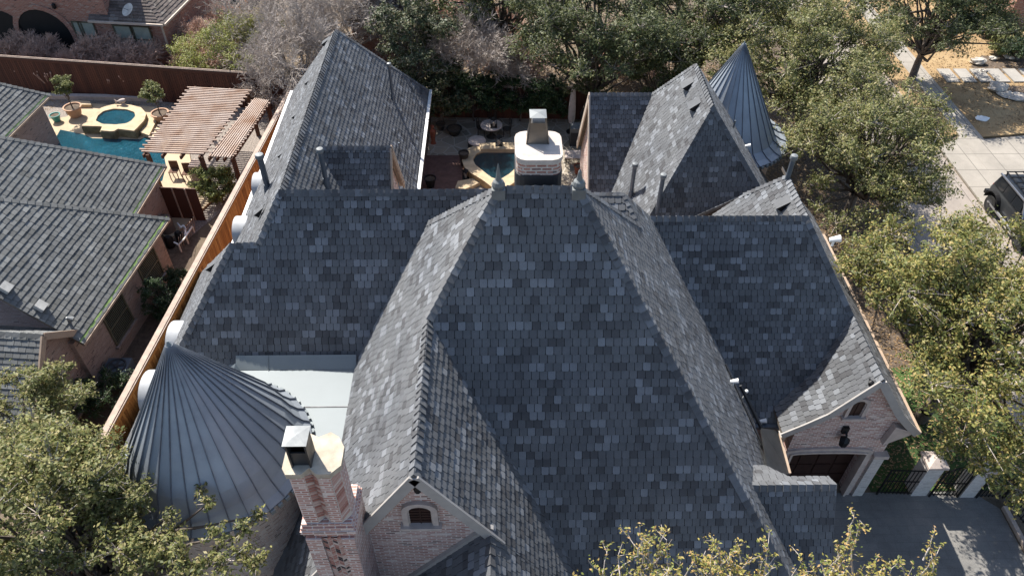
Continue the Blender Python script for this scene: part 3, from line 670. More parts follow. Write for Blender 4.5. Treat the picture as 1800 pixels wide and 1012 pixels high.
ca, cb_, cc_, cd_ = at(388, 658, ZF+.05), at(414, 638, ZF+.5), at(430, 664, ZF+.01), at(404, 672, ZF+.01)
mb = MB(); mb.face([ca, cd_, cb_]); mb.face([cd_, cc_, cb_]); mb.build('cricket', ['zinc_light'], FL)

# ---- turrets: standing-seam cones with flared eave and bracket ring
def turret(cx, cy, ze_, r, zt, nseam, name, a_wall, label_mat='zinc', flare=False):
    rf = .82*r; zf = ze_+(zt-ze_)*.19; zc = zt
    prof = [(r, ze_), (r*.925, ze_+.15), (.855*r, ze_+.42), (.785*r, ze_+.84)]
    if flare: prof = [(r, ze_), (r*.9, ze_+.08), (.79*r, ze_+.26), (.70*r, ze_+.7)]
    n = nseam
    mb = MB(); R_l = prof+[(.06, zt-.1)]
    pts = [[H_((cx+q*math.cos(2*math.pi*i/n), cy+q*math.sin(2*math.pi*i/n), z)) for i in range(n)] for q, z in R_l]
    for k_ in range(len(R_l)-1):
        for i in range(n): j = (i+1) % n; mb.face([pts[k_][i], pts[k_][j], pts[k_+1][j], pts[k_+1][i]], 0)
    mb.face([(cx+r*math.cos(2*math.pi*i/n), cy+r*math.sin(2*math.pi*i/n), ze_-.02) for i in range(n)][::-1], 0)
    for i in range(n):
        for k_ in range(len(R_l)-1):
            a, b = pts[k_][i], pts[k_+1][i]; mb.bar(a+H_((0, 0, .02)), b+H_((0, 0, .02)), .020 if k_ < 3 else .018, .055, 1, up=(math.cos(2*math.pi*i/n), math.sin(2*math.pi*i/n), .6))
    o = mb.build(name, [label_mat, 'zinc_seam'], house)
    mb = MB(); mb.rev((cx, cy, zt-.42), [(.24, -.02), (.2, .02), (.012, .46)], 20); mb.build('cone_cap', ['zinc_light'], o, True)
    mb = MB(); m_ = 66; ring = []
    for i in range(m_):
        t = 2*math.pi*i/m_; h_ = math.pi/m_
        ring += [(cx+q*math.cos(t+d), cy+q*math.sin(t+d)) for q, d in ((r-.14, -h_*.55), (r+.055, -h_*.5), (r+.055, h_*.5), (r-.14, h_*.55))]
    mb.prism(ring, ze_-.15, ze_-.035)
    mb.build('eave_brackets', ['zinc_light'], o)
    mb = MB(); mb.rev((cx, cy, 0), [(r-.5, 0), (r-.5, ze_-.3), (r-.1, ze_-.16), (r-.05, ze_-.02)], 40, 0, False); mb.build('turret_wall', [a_wall], o, True)
    return o
turret(*TUR, 32, 'turret_roof', 'pale_brick')
turret(10.27, 29.64, 4.5, 2.791, 8.92, 26, 'turret_roof', 'pale_brick', flare=True)

# ---- garage gable
GY = YGg
apz = gz-.17
prof = [(gl.x+.55, 0), (gr.x-.5, 0), (gr.x-.5, gr.z-.0), (gx+fl+.3, gz-fd*.93-.42), (gx+fl-.05, gz-fd*.93-.05), (gx, apz), (gx-fl+.05, gz-fd*.93-.05), (gx-fl-.3, gz-fd*.93-.42), (gl.x+.55, gl.z)]
dl, dr = at(1391, 858, 0).x, at(1493, 866, 0).x
mb = MB(); dz = 2.6; dxl, dxr = 9.4, 11.9
def gable_z(x):
    P = prof[2:]
    for i in range(len(P)-1):
        (x1, z1_), (x0, z0_) = P[i], P[i+1]
        if min(x0, x1)-1e-6 <= x <= max(x0, x1)+1e-6 and abs(x1-x0) > 1e-6: return z0_+(z1_-z0_)*(x-x0)/(x1-x0)
    return 3.9
top = lambda x: gable_z(x)
segs = sorted(set([prof[0][0], dxl, gx-fl-.3, gx-fl+.05, gx, gx+fl-.05, dxr, gx+fl+.3, prof[1][0]]))
for x0, x1 in zip(segs, segs[1:]):
    zb = dz if x0 >= dxl-1e-6 and x1 <= dxr+1e-6 else 0
    mb.face([(x0, GY, zb), (x1, GY, zb), (x1, GY, top(x1)), (x0, GY, top(x0))])
    if zb: mb.face([(x0, GY, zb), (x0, GY+.4, zb), (x1, GY+.4, zb), (x1, GY, zb)])
for x in (dxl, dxr): mb.face([(x, GY, 0), (x, GY+.5, 0), (x, GY+.5, dz), (x, GY, dz)])
for x in (prof[0][0], prof[1][0]): mb.face([(x, GY, 0), (x, GY+9, 0), (x, GY+9, 3.8), (x, GY, 3.8)])
gw = mb.build('garage_wall', ['house_brick'], house)
mb = MB(); mb.box((dxl, GY+.42, 0), (dxr, GY+.5, dz))
for k in range(4):
    for j in range(4): x = dxl+.07+j*(dxr-dxl-.02)/4; mb.box((x, GY+.39, .08+k*.6), (x+(dxr-dxl)/4-.1, GY+.425, .6+k*.6))
mb.build('garage_door', ['brown_door'], gw)
fr = Frame(((dxl+dxr)/2, GY, 0), (1, 0, 0), (0, -1, 0)); mb = MB(); arch_ring(mb, fr, dxr-dxl, 2.64, .1, .17, 0, .08); arch_ring(mb, fr, dxr-dxl-.1, 2.6, .09, .08, 0, .13)
mb.build('door_surround', ['cast_stone'], gw)
wc = aY(1502, 729, GY); arched_window(Frame((wc.x-.05, GY, wc.z), (1, 0, 0), (0, -1, 0)), .42, .78, .2, .1, parent=gw)
teardrop(1529, 677, GY, .85, gw)
# flared rake boards
mb = MB(); yb_ = GY-.27
for s, e in ((-1, gl), (1, gr)):
    p = [H_((gx, yb_, gz-.1)), H_((gx+s*fl, yb_, gz-fd*.93-.1)), H_((gx+s*(fl+(abs(e.x-gx)-fl)*.5), yb_, (gz-fd*.93+e.z)/2-.13)), H_((e.x, yb_, e.z-.1))]
    for a, b in zip(p, p[1:]): mb.bar(a, b, .05, .24, 0, up=(s*1.2, 0, 1)); mb.bar(a+H_((0, .14, -.13)), b+H_((0, .14, -.13)), .25, .03, 0, up=(s*1.2, 0, 1))
mb.build('rake_board', ['grey_trim'], GR)
mb = MB(); cx_ = gr.x-.3; mb.extr([(cx_-.55, GY-.02, gr.z-.75), (cx_+.15, GY-.02, gr.z-.2), (cx_+.15, GY-.02, gr.z-.05), (cx_-.45, GY-.02, gr.z+.2)], (0, -.2, 0)); mb.build('corner_stone', ['cast_stone'], gw)
mb = MB(); mb.bar((gr.x+.05, fy, gr.z-.08), (gr.x+.05, yk-1, gr.z-.08), .13, .13); mb.build('gutter', ['tan_trim'], GR)
# white buttress right of the door and quoin band
mb = MB(); mb.box((dxr+.28, GY-.12, 0), (gr.x-.42, GY+.05, 2.35)); mb.build('white_brick_pier', ['white_brick'], gw)
mb = MB(); mb.box((dxr+.2, GY-.2, 2.35), (gr.x-.36, GY+.05, 2.5)); mb.build('pier_cap', ['cast_stone'], gw)
lc = aY(1484, 775, GY-.25)
ln = MB(); ln.rev(lc, [(.02, -.26), (.12, -.2), (.17, .08), (.13, .12), (.05, .2), (.02, .24)], 6); ln.box((lc.x-.1, GY-.12, lc.z+.2), (lc.x+.08, GY-.01, lc.z+.48)); ln.bar((lc.x, GY-.05, lc.z+.34), lc+H_((0, 0, .26)), .05, .05)
ln.build('wall_lantern', ['black_iron'], gw)
# gutter of the right wing over the gap
mb = MB(); ge = hipE.y-.06; mb.bar((6.5, ge, ZRE-.02), (8.9, ge, ZRE-.02), .14, .13); mb.build('gutter', ['pipe_metal'], RW)
mb = MB(); mb.bar((8.95, GY-.0, 3.6), (8.95, GY-.0, .3), .1, .1); mb.build('downspout', ['tan_trim'], gw)
# low dark metal roof between the right slope and the garage
simple('low_roof', (.035, .037, .04), .6)
e0, e1, e2, e3 = at(1338, 752, 4.2), at(1368, 756, 3.5), at(1388, 832, 3.3), at(1352, 838, 4.6)
mb = MB(); mb.extr([e0, e3, e2, e1], (0, 0, -.12)); LM = mb.build('low_metal_roof', ['low_roof'], house)
mb = MB(); mb.bar(e1, e2, .07, .1); mb.build('edge_trim', ['tan_trim'], LM)
# double ledge and gutter line at the foot of the right slope
la, lb_ = aP(1273, 641, B2, nR), aP(1362, 838, B2, nR)
mb = MB(); mb.bar(la+nR*.05, lb_+nR*.05, .05, .06); lc_, ld_ = aP(1285, 672, B2, nR), aP(1371, 832, B2, nR); mb.bar(lc_+nR*.09+H_((.25, 0, -.2)), ld_+nR*.09+H_((.12, 0, -.2)), .08, .08)
mb.build('drip_edge', ['dark_metal'], roof_R)

# ---- chimneys
def rot2(p, a): return (p[0]*math.cos(a)-p[1]*math.sin(a), p[0]*math.sin(a)+p[1]*math.cos(a))
def chimney_front():
    yf = 7.22; zc = aY(545, 833, yf).z; xl, xr = aY(490, 822, yf).x, aY(592, 820, yf).x; W = xr-xl; cx = (xl+xr)/2-.0; D = .87
    root = house
    star = [(-.5, .14), (-.42, 0), (-.16, 0), (-.04, .15), (.10, 0), (.33, 0), (.5, .2), (.5, .62), (.38, .86), (.22, .98), (.02, .86), (-.2, .98), (-.4, .9), (-.5, .62)]
    S = lambda k, z0, z1, mb, mat=0, top=None: mb.prism([(cx+x*W*k, yf+D*.5+(y-.49)*D*k) for x, y in star], z0, z1, mat, top)
    zt = zc-.13; z2 = zc-1.72
    mb = MB(); S(.93, z2, zt, mb)
    # corbel bands
    for i, (g, h) in enumerate(((.98, .1), (1.04, .12), (1.09, .12), (1.02, .1))):
        zz = z2-.1*i; r_ = g*W/2*.98; mb.box((cx-r_, yf+D*.5-D*.5*g, zz-.1), (cx+r_, yf+D*.5+D*.5*g, zz))
    zb = z2-.4
    mb.box((cx-W*.47, yf+.03, 0), (cx+W*.47, YG+.1, zb))
    # octagonal-ish pilasters on the lower shaft
    for x0, x1 in ((-.47, -.17), (.22, .47)): mb.box((cx+W*x0, yf-.05, 0), (cx+W*x1, yf+.03, zb-.06))
    o = mb.build('front_chimney', ['chimney_brick'], root)
    # herringbone bricks of the shaft panel and slanted bricks of the notch
    rr = random.Random(4); mb = MB()
    x0, x1 = cx-W*.165, cx+W*.215; n = 4; cw_ = (x1-x0)/n
    for c_ in range(n):
        z = zb-.15
        while z > zb-4.2:
            s = 1 if c_ % 2 else -1; xa, xb = x0+c_*cw_+.008, x0+(c_+1)*cw_-.008
            dz_ = cw_*.75*s; t = rr.random()
            mb.hexa([(xa, yf-.012, z), (xb, yf-.012, z+dz_), (xb, yf+.05, z+dz_), (xa, yf+.05, z), (xa, yf-.012, z+.058), (xb, yf-.012, z+dz_+.058), (xb, yf+.05, z+dz_+.058), (xa, yf+.05, z+.058)], 0 if t > .15 else 1, t)
            z -= .082
    P0 = [H_((cx+x*W*.93, yf+D*.5+(y-.49)*D*.93, 0)) for x, y in ((-.16, 0), (-.04, .15), (.10, 0))]
    for (a, b), s in (((P0[0], P0[1]), -1), ((P0[1], P0[2]), 1), ((H_((cx+.33*W*.93, yf+D*.5-.49*D*.93, 0)), H_((cx+.5*W*.93, yf+D*.5-.29*D*.93, 0))), 1)):
        d = (b-a); nn = H_((d.y, -d.x, 0)).normalized(); z = z2+.1
        while z < zt-.12:
            za, zb2 = (z+.1, z) if s < 0 else (z, z+.1)
            A = [a+d*.08+nn*.012, b-d*.08+nn*.012, b-d*.08-nn*.03, a+d*.08-nn*.03]
            mb.hexa([H_((A[0].x, A[0].y, za)), H_((A[1].x, A[1].y, zb2)), H_((A[2].x, A[2].y, zb2)), H_((A[3].x, A[3].y, za))]+[H_((A[0].x, A[0].y, za+.056)), H_((A[1].x, A[1].y, zb2+.056)), H_((A[2].x, A[2].y, zb2+.056)), H_((A[3].x, A[3].y, za+.056))], 0, rr.random())
            z += .078
    mb.face([(x0, yf-.004, zb-4.3), (x1, yf-.004, zb-4.3), (x1, yf-.004, zb-.1), (x0, yf-.004, zb-.1)], 2)
    for a, b in ((P0[0], P0[1]), (P0[1], P0[2]), (H_((cx+.33*W*.93, yf+D*.5-.49*D*.93, 0)), H_((cx+.5*W*.93, yf+D*.5-.29*D*.93, 0)))):
        d = b-a; nn = H_((d.y, -d.x, 0)).normalized()*.004; mb.face([H_((a.x, a.y, z2+.04))+nn, H_((b.x, b.y, z2+.04))+nn, H_((b.x, b.y, zt-.02))+nn, H_((a.x, a.y, zt-.02))+nn], 2)
    mb.build('herringbone_brick', ['loose_brick', 'dark_brick', 'mortar'], o)
    mb = MB(); S(1.03, zt, zc, mb); mb.build('chimney_cap', ['cement'], o)
    # flue box with hipped cap
    f0 = at(507, 815, zc); bx, by = cx-W*.17, yf+D*.36; hw, hd = .175, .18; hf = .68
    mb = MB(); mb.box((bx-hw, by-hd, zc), (bx-hw+.03, by+hd, zc+hf)); mb.box((bx+hw-.03, by-hd, zc), (bx+hw, by+hd, zc+hf)); mb.box((bx-hw+.03, by+hd-.03, zc), (bx+hw-.03, by+hd, zc+hf))
    mb.box((bx-hw+.03, by-hd+.05, zc), (bx+hw-.03, by-hd+.08, zc+.36)); mb.build('flue', ['dark_metal'], o)
    mb = MB(); e = .03; q = [(bx-hw-e, by-hd-e, zc+hf), (bx+hw+e, by-hd-e, zc+hf), (bx+hw+e, by+hd+e, zc+hf), (bx-hw-e, by+hd+e, zc+hf)]; t = (bx, by, zc+hf+.025)
    for i in range(4): mb.face([q[i], q[(i+1) % 4], t])
    mb.face(q[::-1]); mb.build('flue_cap', ['galvanised'], o)
simple('mortar', (.48, .41, .36), .95, var=.15, scale=8)
k = NB('loose_brick'); a = k.n('ShaderNodeAttribute', attribute_name='tone'); k.col(k.ramp(a.outputs['Fac'], [(0, (.30, .13, .10)), (.4, (.38, .19, .15)), (.7, (.46, .30, .25)), (1, (.55, .44, .38))])); k.rough(.9)
simple('dark_brick', (.06, .045, .045), .9)
chimney_front()
def chimney_main():
    yf = 14.1; zt = aY(948, 281, yf).z; xl, xr = aY(907, 280, yf).x, aY(990, 280, yf).x; W = xr-xl; cx = (xl+xr)/2
    D = at(948, 231, zt).y-yf
    def oct_(k, c): 
        w_, d_ = W/2*k, D/2*k; cy = yf+D/2; P = []
        for sx, sy, a0 in ((1, -1, -90), (1, 1, 0), (-1, 1, 90), (-1, -1, 180)):
            for j in range(4): a = rad(a0+30*j); P.append((cx+sx*(w_-c)+c*math.cos(a), cy+sy*(d_-c)+c*math.sin(a)))
        return P
    mb = MB(); mb.prism(oct_(.97, .2), 9, zt-.1); o = mb.build('rear_chimney', ['mottled_brick'], house)
    mb = MB(); mb.prism(oct_(1.03, .26), zt-.1, zt); mb.build('chimney_cap', ['cement_light'], o)
    mb = MB(); zb = aY(948, 309, yf).z; mb.prism(oct_(1.02, .2), zb-.8, zb); mb.build('flashing', ['dark_metal'], o)
    bx, by = aY(948, 252, yf).x, at(950, 251, zt).y+.16; hf = .66
    mb = MB(); w0, w1 = .24, .16; d0, d1 = .22, .16
    A = [(bx-w0, by-d0, zt), (bx+w0, by-d0, zt), (bx+w0, by+d0, zt), (bx-w0, by+d0, zt)]; B = [(bx-w1, by-d1, zt+hf*.78), (bx+w1, by-d1, zt+hf*.78), (bx+w1, by+d1, zt+hf*.78), (bx-w1, by+d1, zt+hf*.78)]
    mb.hexa([H_(p) for p in A+B]); 
    for sx in (-1, 1): mb.bar((bx+sx*w0*1.03, by-d0, zt), (bx+sx*w1*1.05, by-d1, zt+hf), .03, .03)
    mb.build('flue', ['flue_steel'], o)
    mb = MB(); e = .19; z = zt+hf; q = [(bx-e, by-e, z), (bx+e, by-e, z), (bx+e, by+e, z), (bx-e, by+e, z)]
    for i in range(4): mb.face([q[i], q[(i+1) % 4], (bx, by, z+.03)])
    mb.face(q[::-1]); mb.build('flue_cap', ['galvanised'], o)
simple('cement_light', (.42, .37, .33), .9, var=.18, scale=5, bump=.4); metal_mat('flue_steel', (.14, .13, .12), .35, .8, .6)
chimney_main()

simple('zinc_weathered', (.16, .17, .17), .6, .3, var=.2)
# ---- finials on the main ridge
for nm, (u, v) in enumerate(((876, 322), (1018, 321))):
    c = aY(u, v, YB-.02); c.z = ZB-.25
    mb = MB(); mb.box((c.x-.15, c.y-.15, c.z), (c.x+.15, c.y+.15, c.z+.27)); mb.rev((c.x, c.y, c.z), [(.14, .27), (.15, .34), (.12, .42), (.07, .46), (.05, .55), (.04, .66), (.012, .86 if nm == 0 else .72), (.001, .88 if nm == 0 else .74)], 12)
    mb.build('finial', ['zinc_weathered'], MR, False)

# ---- vent pipes: foot on a slope, cap at the top
def vent_pipe(parent, u0, v0, p, n, vt, r=.085, boot=True, cap=True, mat='pipe_metal'):
    b = aP(u0, v0, p, n); zt = height_at(b.x, b.y, vt)
    mb = MB(); mb.tube(b-H_((0, 0, .1)), (b.x, b.y, zt), r, n=12)
    if boot: mb.tube(b-H_((0, 0, .1)), b+H_((0, 0, .38)), r*1.75, r*1.15, 12)
    o = mb.build('vent_pipe', [mat], parent, True)
    if cap: mb = MB(); mb.rev((b.x, b.y, zt), [(r*1.1, -.16), (r*1.5, -.12), (r*1.5, -.02), (r*1.3, .02), (.01, .05)], 14); mb.build('pipe_cap', ['galvanised'], o, True)
    return o
nF3 = H_((0, -1.5, 1))
vent_pipe(WR, 473, 338, ra, nWL, 272, .11); 
vent_pipe(WR, 575, 328, ra, nWR, 262, .085); vent_pipe(WR, 691, 177, ra, nWR, 112, .07, True); vent_pipe(WR, 703, 268, ra, nWR, 251, .035, False, False)
vent_pipe(W2, 1108, 348, wb, nWl2, 288, .085); vent_pipe(W2, 1155, 372, wb, nf2, 307, .085, False); vent_pipe(RB, 1384, 314, D2, nGL, 274, .08, False)
vent_pipe(W2, 1289, 226, wb, nWr2, 212, .035, False, False)
# ---- low-profile slot vents
def slot_vent(parent, u, v, p, n, w=.34, h=.16):
    c = aP(u, v, p, n); n = H_(n).normalized(); s = H_((-n.y, n.x, 0)).normalized(); up = n.cross(s)
    if up.z < 0: up = -up
    mb = MB(); A = [c-s*w/2-up*.12, c+s*w/2-up*.12, c+s*w*.42+up*.32, c-s*w*.42+up*.32]
    B = [A[0]+n*h, A[1]+n*h, A[2]+n*.02, A[3]+n*.02]
    mb.face([B[0], B[1], B[2], B[3]], 1)
    for q in ([A[0], B[0], B[3], A[3]], [A[1], A[2], B[2], B[1]]): mb.face(q, 0)
    k_ = .0; mb.face([A[0], A[1], B[1], B[0]], 0)
    mb.build('roof_vent', ['black', 'slate_shingle'], parent)
for u, v in ((575, 76), (545, 145), (523, 204), (499, 272)): slot_vent(WR, u, v, ra, nWL, .36, .2)
slot_vent(LR, 459, 374, P1, nP, .3, .2); slot_vent(LR, 376, 470, P2, nL, .26, .2)
for u, v in ((1210, 151), (1222, 187)): slot_vent(W2, u, v, wb, nWl2, .5, .26)
slot_vent(RB, 1376, 361, D2, nGL, .42, .24)
# ---- small white spotlights and spikes along the slope edges
def spot(parent, u, v, y=None, s=1.0, p=None, n=None):
    c = aP(u, v, p, n)+H_(n).normalized()*.1*s; c.z += .05*s; mb = MB(); a = c+H_((-.1, .02, .06))*s; b = c+H_((.14, 0, .12))*s
    mb.tube(a, b, .05*s, .085*s, 10); mb.tube(c-H_((0, 0, .1))*s, c+H_((0, 0, .1))*s, .03*s, n=8); mb.build('spotlight', ['white_paint'], parent)
for u, v in ((1280, 637), (1283, 677), (1333, 746), (1342, 776)): spot(roof_R, u, v, p=B2, n=nR, s=.95)
spot(W2, 1309, 263, p=wb, n=nWr2, s=.9); 
g_ = aP(1456, 432, Cc, nGR2); spot(GR, 1456, 432, p=Cc, n=nGR2, s=.75)
mb = MB(); c = aP(1305, 700, B2, nR); mb.tube(c, c+H_((.05, 0, .35)), .02, n=6); mb.ball(c+H_((.05, 0, .36)), .06, 6); mb.build('spike', ['white_paint'], roof_R)

# ---- barrel-topped white dormers under the left eave
def barrel(u, v, zc, r, x0, parent):
    c = at(u, v, zc); mb = MB(); n = 14; L = 1.9
    A = [(c.x-.12, c.y+r*math.cos(math.pi*i/n), zc-r*.35+r*math.sin(math.pi*i/n)) for i in range(n+1)]
    B = [(c.x+L, y, z) for x, y, z in A]
    for i in range(n): mb.face([A[i], A[i+1], B[i+1], B[i]])
    mb.face([(c.x-.12, c.y+r, zc-1.2)]+A+[(c.x-.12, c.y-r, zc-1.2)])
    for s in (0, -1): mb.face([A[s], B[s], (B[s][0], B[s][1], zc-1.2), (A[s][0], A[s][1], zc-1.2)])
    o = mb.build('barrel_dormer', ['dormer_white'], parent, True)
barrel(453, 322, 3.6, .66, 0, WR); barrel(420, 400, 3.6, .66, 0, WR); barrel(309, 592, 4.3, .74, 0, LR); barrel(264, 682, 4.3, .76, 0, LR)
# gutters and boxed returns on the left
mb = MB(); mb.bar((eal.x-.06, 17.5, ze-.02), (eal.x-.06, eal.y, ze-.02), .14, .13); mb.build('gutter', ['white_paint'], WR)
mb = MB(); mb.bar((ear.x+.06, 19, ze-.02), (ear.x+.06, ear.y+.05, ze-.02), .14, .13); mb.build('gutter', ['white_paint'], WR)
a_, b_ = STRIP; mb = MB(); mb.bar(b_+H_((-.05, .1, -.04)), a_+H_((-.05, -.1, -.04)), .13, .12); mb.bar(b_+H_((-.05, .12, -.04)), b_+H_((.7, .12, -.04)), .12, .12); mb.build('gutter', ['white_paint'], LR)
simple('vent_grey', (.42, .41, .38), .6)
# ---------------------------------------------------------------- timber fences
def board_fence(name, label, a, b, z, mat, cap_w=.3, side=1, bw=.14, group=None, cap='fence_cap'):
    a = H_((a[0], a[1], 0)); b = H_((b[0], b[1], 0)); d = (b-a); L = d.length; d.normalize(); nrm_ = H_((d.y, -d.x, 0))*side
    root = thing(name, label, 'fence', a, group); rr = random.Random(int(L*10)); mb = MB(); n = int(L/bw)
    for i in range(n):
        p = a+d*i*L/n+nrm_*(.03+rr.uniform(0, .008)); w_ = L/n-.018; h = z-.06
        mb.obox(p, d*w_, -nrm_*.025, H_((0, 0, h)), 0, rr.random())
    mb.obox(a, d*L, -nrm_*.02, H_((0, 0, z-.08)), 0, .1)
    mb.build('board_panel', [mat], root)
    mb = MB(); mb.obox(a+nrm_*cap_w*.3+H_((0, 0, z-.05)), d*L, -nrm_*cap_w, H_((0, 0, .045)))
    mb.obox(a+nrm_*(cap_w*.3-.05)+H_((0, 0, z+.002)), d*L, -nrm_*.04, H_((0, 0, .03))); mb.build('cap_rail', [cap], root)
    mb = MB(); mb.obox(a+nrm_*.075+H_((0, 0, z-.22)), d*L, -nrm_*.04, H_((0, 0, .14))); mb.build('trim_board', [mat], root)
    return root
fa, fb = at(162, 806, 2.3), at(512, 158, 2.3); fd_ = (fb-fa).normalized()
board_fence('wood_fence', 'long orange-brown stained wood fence with pale cap between the two houses', fa-fd_*9, fb, 2.3, 'wood_fence', .29)
ba, bb = at(-30, 96, 2.3), at(498, 132, 2.3)
board_fence('wood_fence', 'dark brown wood fence behind the pool and potted trees', ba, bb, 2.3, 'dark_fence', .16, 1)
pa, pb_ = at(500, 150, 2.0), at(1036, 158, 2.0)
board_fence('wood_fence', 'dark reddish wood fence behind the patio hedge', (pa.x, pa.y+.2), (pb_.x, pb_.y+.2), 2.0, 'dark_fence', .1, 1)
ca_, cb2 = at(368, 76, 1.9), at(432, -8, 1.9)
board_fence('wood_fence', 'pale weathered wood fence running back beside the lime green shrub', ca_, cb2, 1.9, 'wood_fence', .14, 1)

# ---------------------------------------------------------------- left neighbour house
NB_ = thing('brick_house', 'low brick house on the left with mid grey shingle hip roofs', 'house', (-20, 22, 0))
def hip_mass(c0, c1, T, ze_, back_d, run, seed, fcol='tan_trim', green=True, ext_=0):
    """+X-facing slope with eave c1->c0 (c0 the far corner); a hip climbs from c0, another slope falls away behind it"""
    d = (c0-c1); d.z = 0; d.normalize(); inn = H_((-d.y, d.x, 0))
    e0 = H_((c0.x, c0.y, ze_)); e1 = H_((c1.x, c1.y, ze_))
    tp = e0+inn*run-d*run+H_((0, 0, T*run)); t1 = e1+inn*run+H_((0, 0, T*run))
    o = roof_part(NB_, [[e0, e1, t1, tp], [e0, tp, e0+inn*run*2]], 'hip_roof', 'grey_shingle', seed=seed, tabw=.26, exp=.21, thick=.03, cham=0, twist=.02, gap=.014)
    nA = (e1-e0).cross(t1-e0); nA = nA if nA.z > 0 else -nA
    ridge_caps(o, e0+H_((0, 0, .02)), tp, nA, H_((d.x*T, d.y*T, 1)), w=.14, step=.26, mat='grey_shingle', seed=seed)
    mb = MB(); mb.bar(e1-inn*.02-H_((0, 0, .06)), e0-inn*.02-H_((0, 0, .06)), .07, .1, 0); mb.build('gutter', [fcol], o)
    if green: mb = MB(); mb.bar(e1+inn*.06+H_((0, 0, .07)), e0+inn*.06+H_((0, 0, .07)), .1, .015, 0, up=(-inn.x*T, -inn.y*T, 1)); mb.build('algae_edge', ['green_edge'], o)
    mb = MB(); q = [e0+inn*.4-d*.4, e1+inn*.4, e1+inn*run*1.9, e0+inn*run*1.9-d*.4]; mb.prism([(p.x, p.y) for p in q], 0, ze_-.06); wl = mb.build('wall', ['taupe_brick'], NB_)
    return o, wl, e0, e1, d, inn
n1a, n1b = at(297, 384, 2.8), at(146, 604, 2.8)
R1 = hip_mass(n1a, n1b, .96, 2.8, 0, 6.2, 101)
n2a, n2b = at(291, 291, 2.8), at(239, 376, 2.8); n2b = n2b+(n2b-n2a)*1.3
R2 = hip_mass(n2a, n2b, 1.02, 2.8, 0, 5.6, 103)
n0a, n0b = at(88, 167, 2.8), at(14, 241, 2.8); n0b = n0b+(n0b-n0a)*1.2
R0 = hip_mass(n0a, n0b, 1.02, 2.8, 0, 3.4, 107)
o1, wl1, e0, e1, d1, in1 = R1
nN = H_((-in1.x*.96, -in1.y*.96, 1))
def nvent(u, v, label_s=1.0):
    c = aP(u, v, e0, nN); up = H_((in1.x, in1.y, .96)).normalized(); s = d1; n_ = H_(nN).normalized()
    mb = MB(); mb.obox(c-s*.17-up*.16+n_*.02, s*.34, up*.34, n_*.18); mb.build('roof_vent', ['vent_grey'], o1)
for u, v in ((9, 508), (70, 540)): nvent(u, v)
c = aP(74, 297, n2a, nN); mb = MB(); up = H_((in1.x, in1.y, .96)).normalized(); mb.obox(c-d1*.17, d1*.34, up*.34, H_(nN).normalized()*.18); mb.build('roof_vent', ['vent_grey'], R2[0])
# little pipe jack on the lower slope
c = aP(122, 565, e0, nN); mb = MB(); mb.tube(c, c+H_((0, 0, .22)), .05, n=8); mb.tube(c+H_((0, 0, .2)), c+H_((.2, .0, .12)), .05, .09, 8); mb.build('pipe_jack', ['galvanised'], o1)
# windows in the side wall of the left house
def wall_window(fr, w, h, parent, mat='dark_glass', fmat='bronze_frame', name='window', arch=0, blinds=False, t=.07, sill=True):
    mb = MB(); panel(mb, fr, w, h, arch, .015); o = mb.build(name, [mat], parent)
    mb = MB()
    if arch: arch_ring(mb, fr, w, h, arch, t, 0, .06)
    else:
        for a, b in (((-w/2-t/2, -t/2), (-w/2-t/2, h+t/2)), ((w/2+t/2, -t/2), (w/2+t/2, h+t/2)), ((-w/2-t, h+t/2), (w/2+t, h+t/2)), ((-w/2-t, -t/2), (w/2+t, -t/2)), ((-w/2, h*.5), (w/2, h*.5))):
            mb.bar(fr.p(*a, .03), fr.p(*b, .03), t, .06, 0, up=fr.out)
    mb.build('frame', [fmat], o)
    if sill: mb = MB(); mb.obox(fr.p(-w/2-.15, -.16, 0), fr.r*(w+.3), fr.out*.14, fr.u*.1); mb.build('sill', ['taupe_brick'], o)
    if blinds:
        mb = MB()
        for k in range(16): y = h*(k+.5)/16; mb.bar(fr.p(-w/2+.02, y, .03), fr.p(w/2-.02, y, .03), .02, .03)
        mb.build('shutter_slats', ['bronze_frame'], o)
    return o
outN = -in1
def wfr(u, v, z):   # frame on the side wall plane of R1
    base = e0+in1*.4; n_ = outN; p = aP(u, v, base, n_); return Frame((p.x, p.y, z), d1 if False else -d1, n_)
f_ = wfr(205, 555, .75); wall_window(f_, 1.35, 1.5, wl1, blinds=True)
f_ = wfr(262, 470, .75); wall_window(f_, 1.3, 1.5, wl1, blinds=True)
# bay with gable and big arched window at the lower left
bz = 3.6; g0, g1, g2 = at(75, 588, bz+.75), at(-90, 578, bz+.75), at(128, 588, bz)
gd = (g0-g1).normalized(); gs = H_((gd.y, -gd.x, 0)); gs = gs if gs.y < 0 else -gs
gT = .95; gw_ = 2.9
bay = roof_part(NB_, [[g1, g0, g0+gs*gw_-H_((0, 0, gw_*gT)), g1+gs*gw_-H_((0, 0, gw_*gT))], [g1, g0, g0-gs*1.5-H_((0, 0, 1.5*gT)), g1-gs*1.5-H_((0, 0, 1.5*gT))]],
                'bay_roof', 'grey_shingle', seed=109, tabw=.26, exp=.21, thick=.03, cham=0, twist=.02, gap=.014)
ridge_caps(bay, g1, g0, gs*gT+H_((0, 0, 1)), -gs*gT+H_((0, 0, 1)), w=.15, step=.26, mat='grey_shingle', seed=5)
mb = MB(); fg = g0-gd*.3
mb.extr([fg+gs*gw_*.95-H_((0, 0, gw_*gT*.95+.15)), fg-gs*1.5-H_((0, 0, 1.5*gT+.15)), fg-gs*1.5-H_((0, 0, fg.z)), fg+gs*gw_*.95-H_((0, 0, fg.z))][::1]+[], -gd*.2, 0)
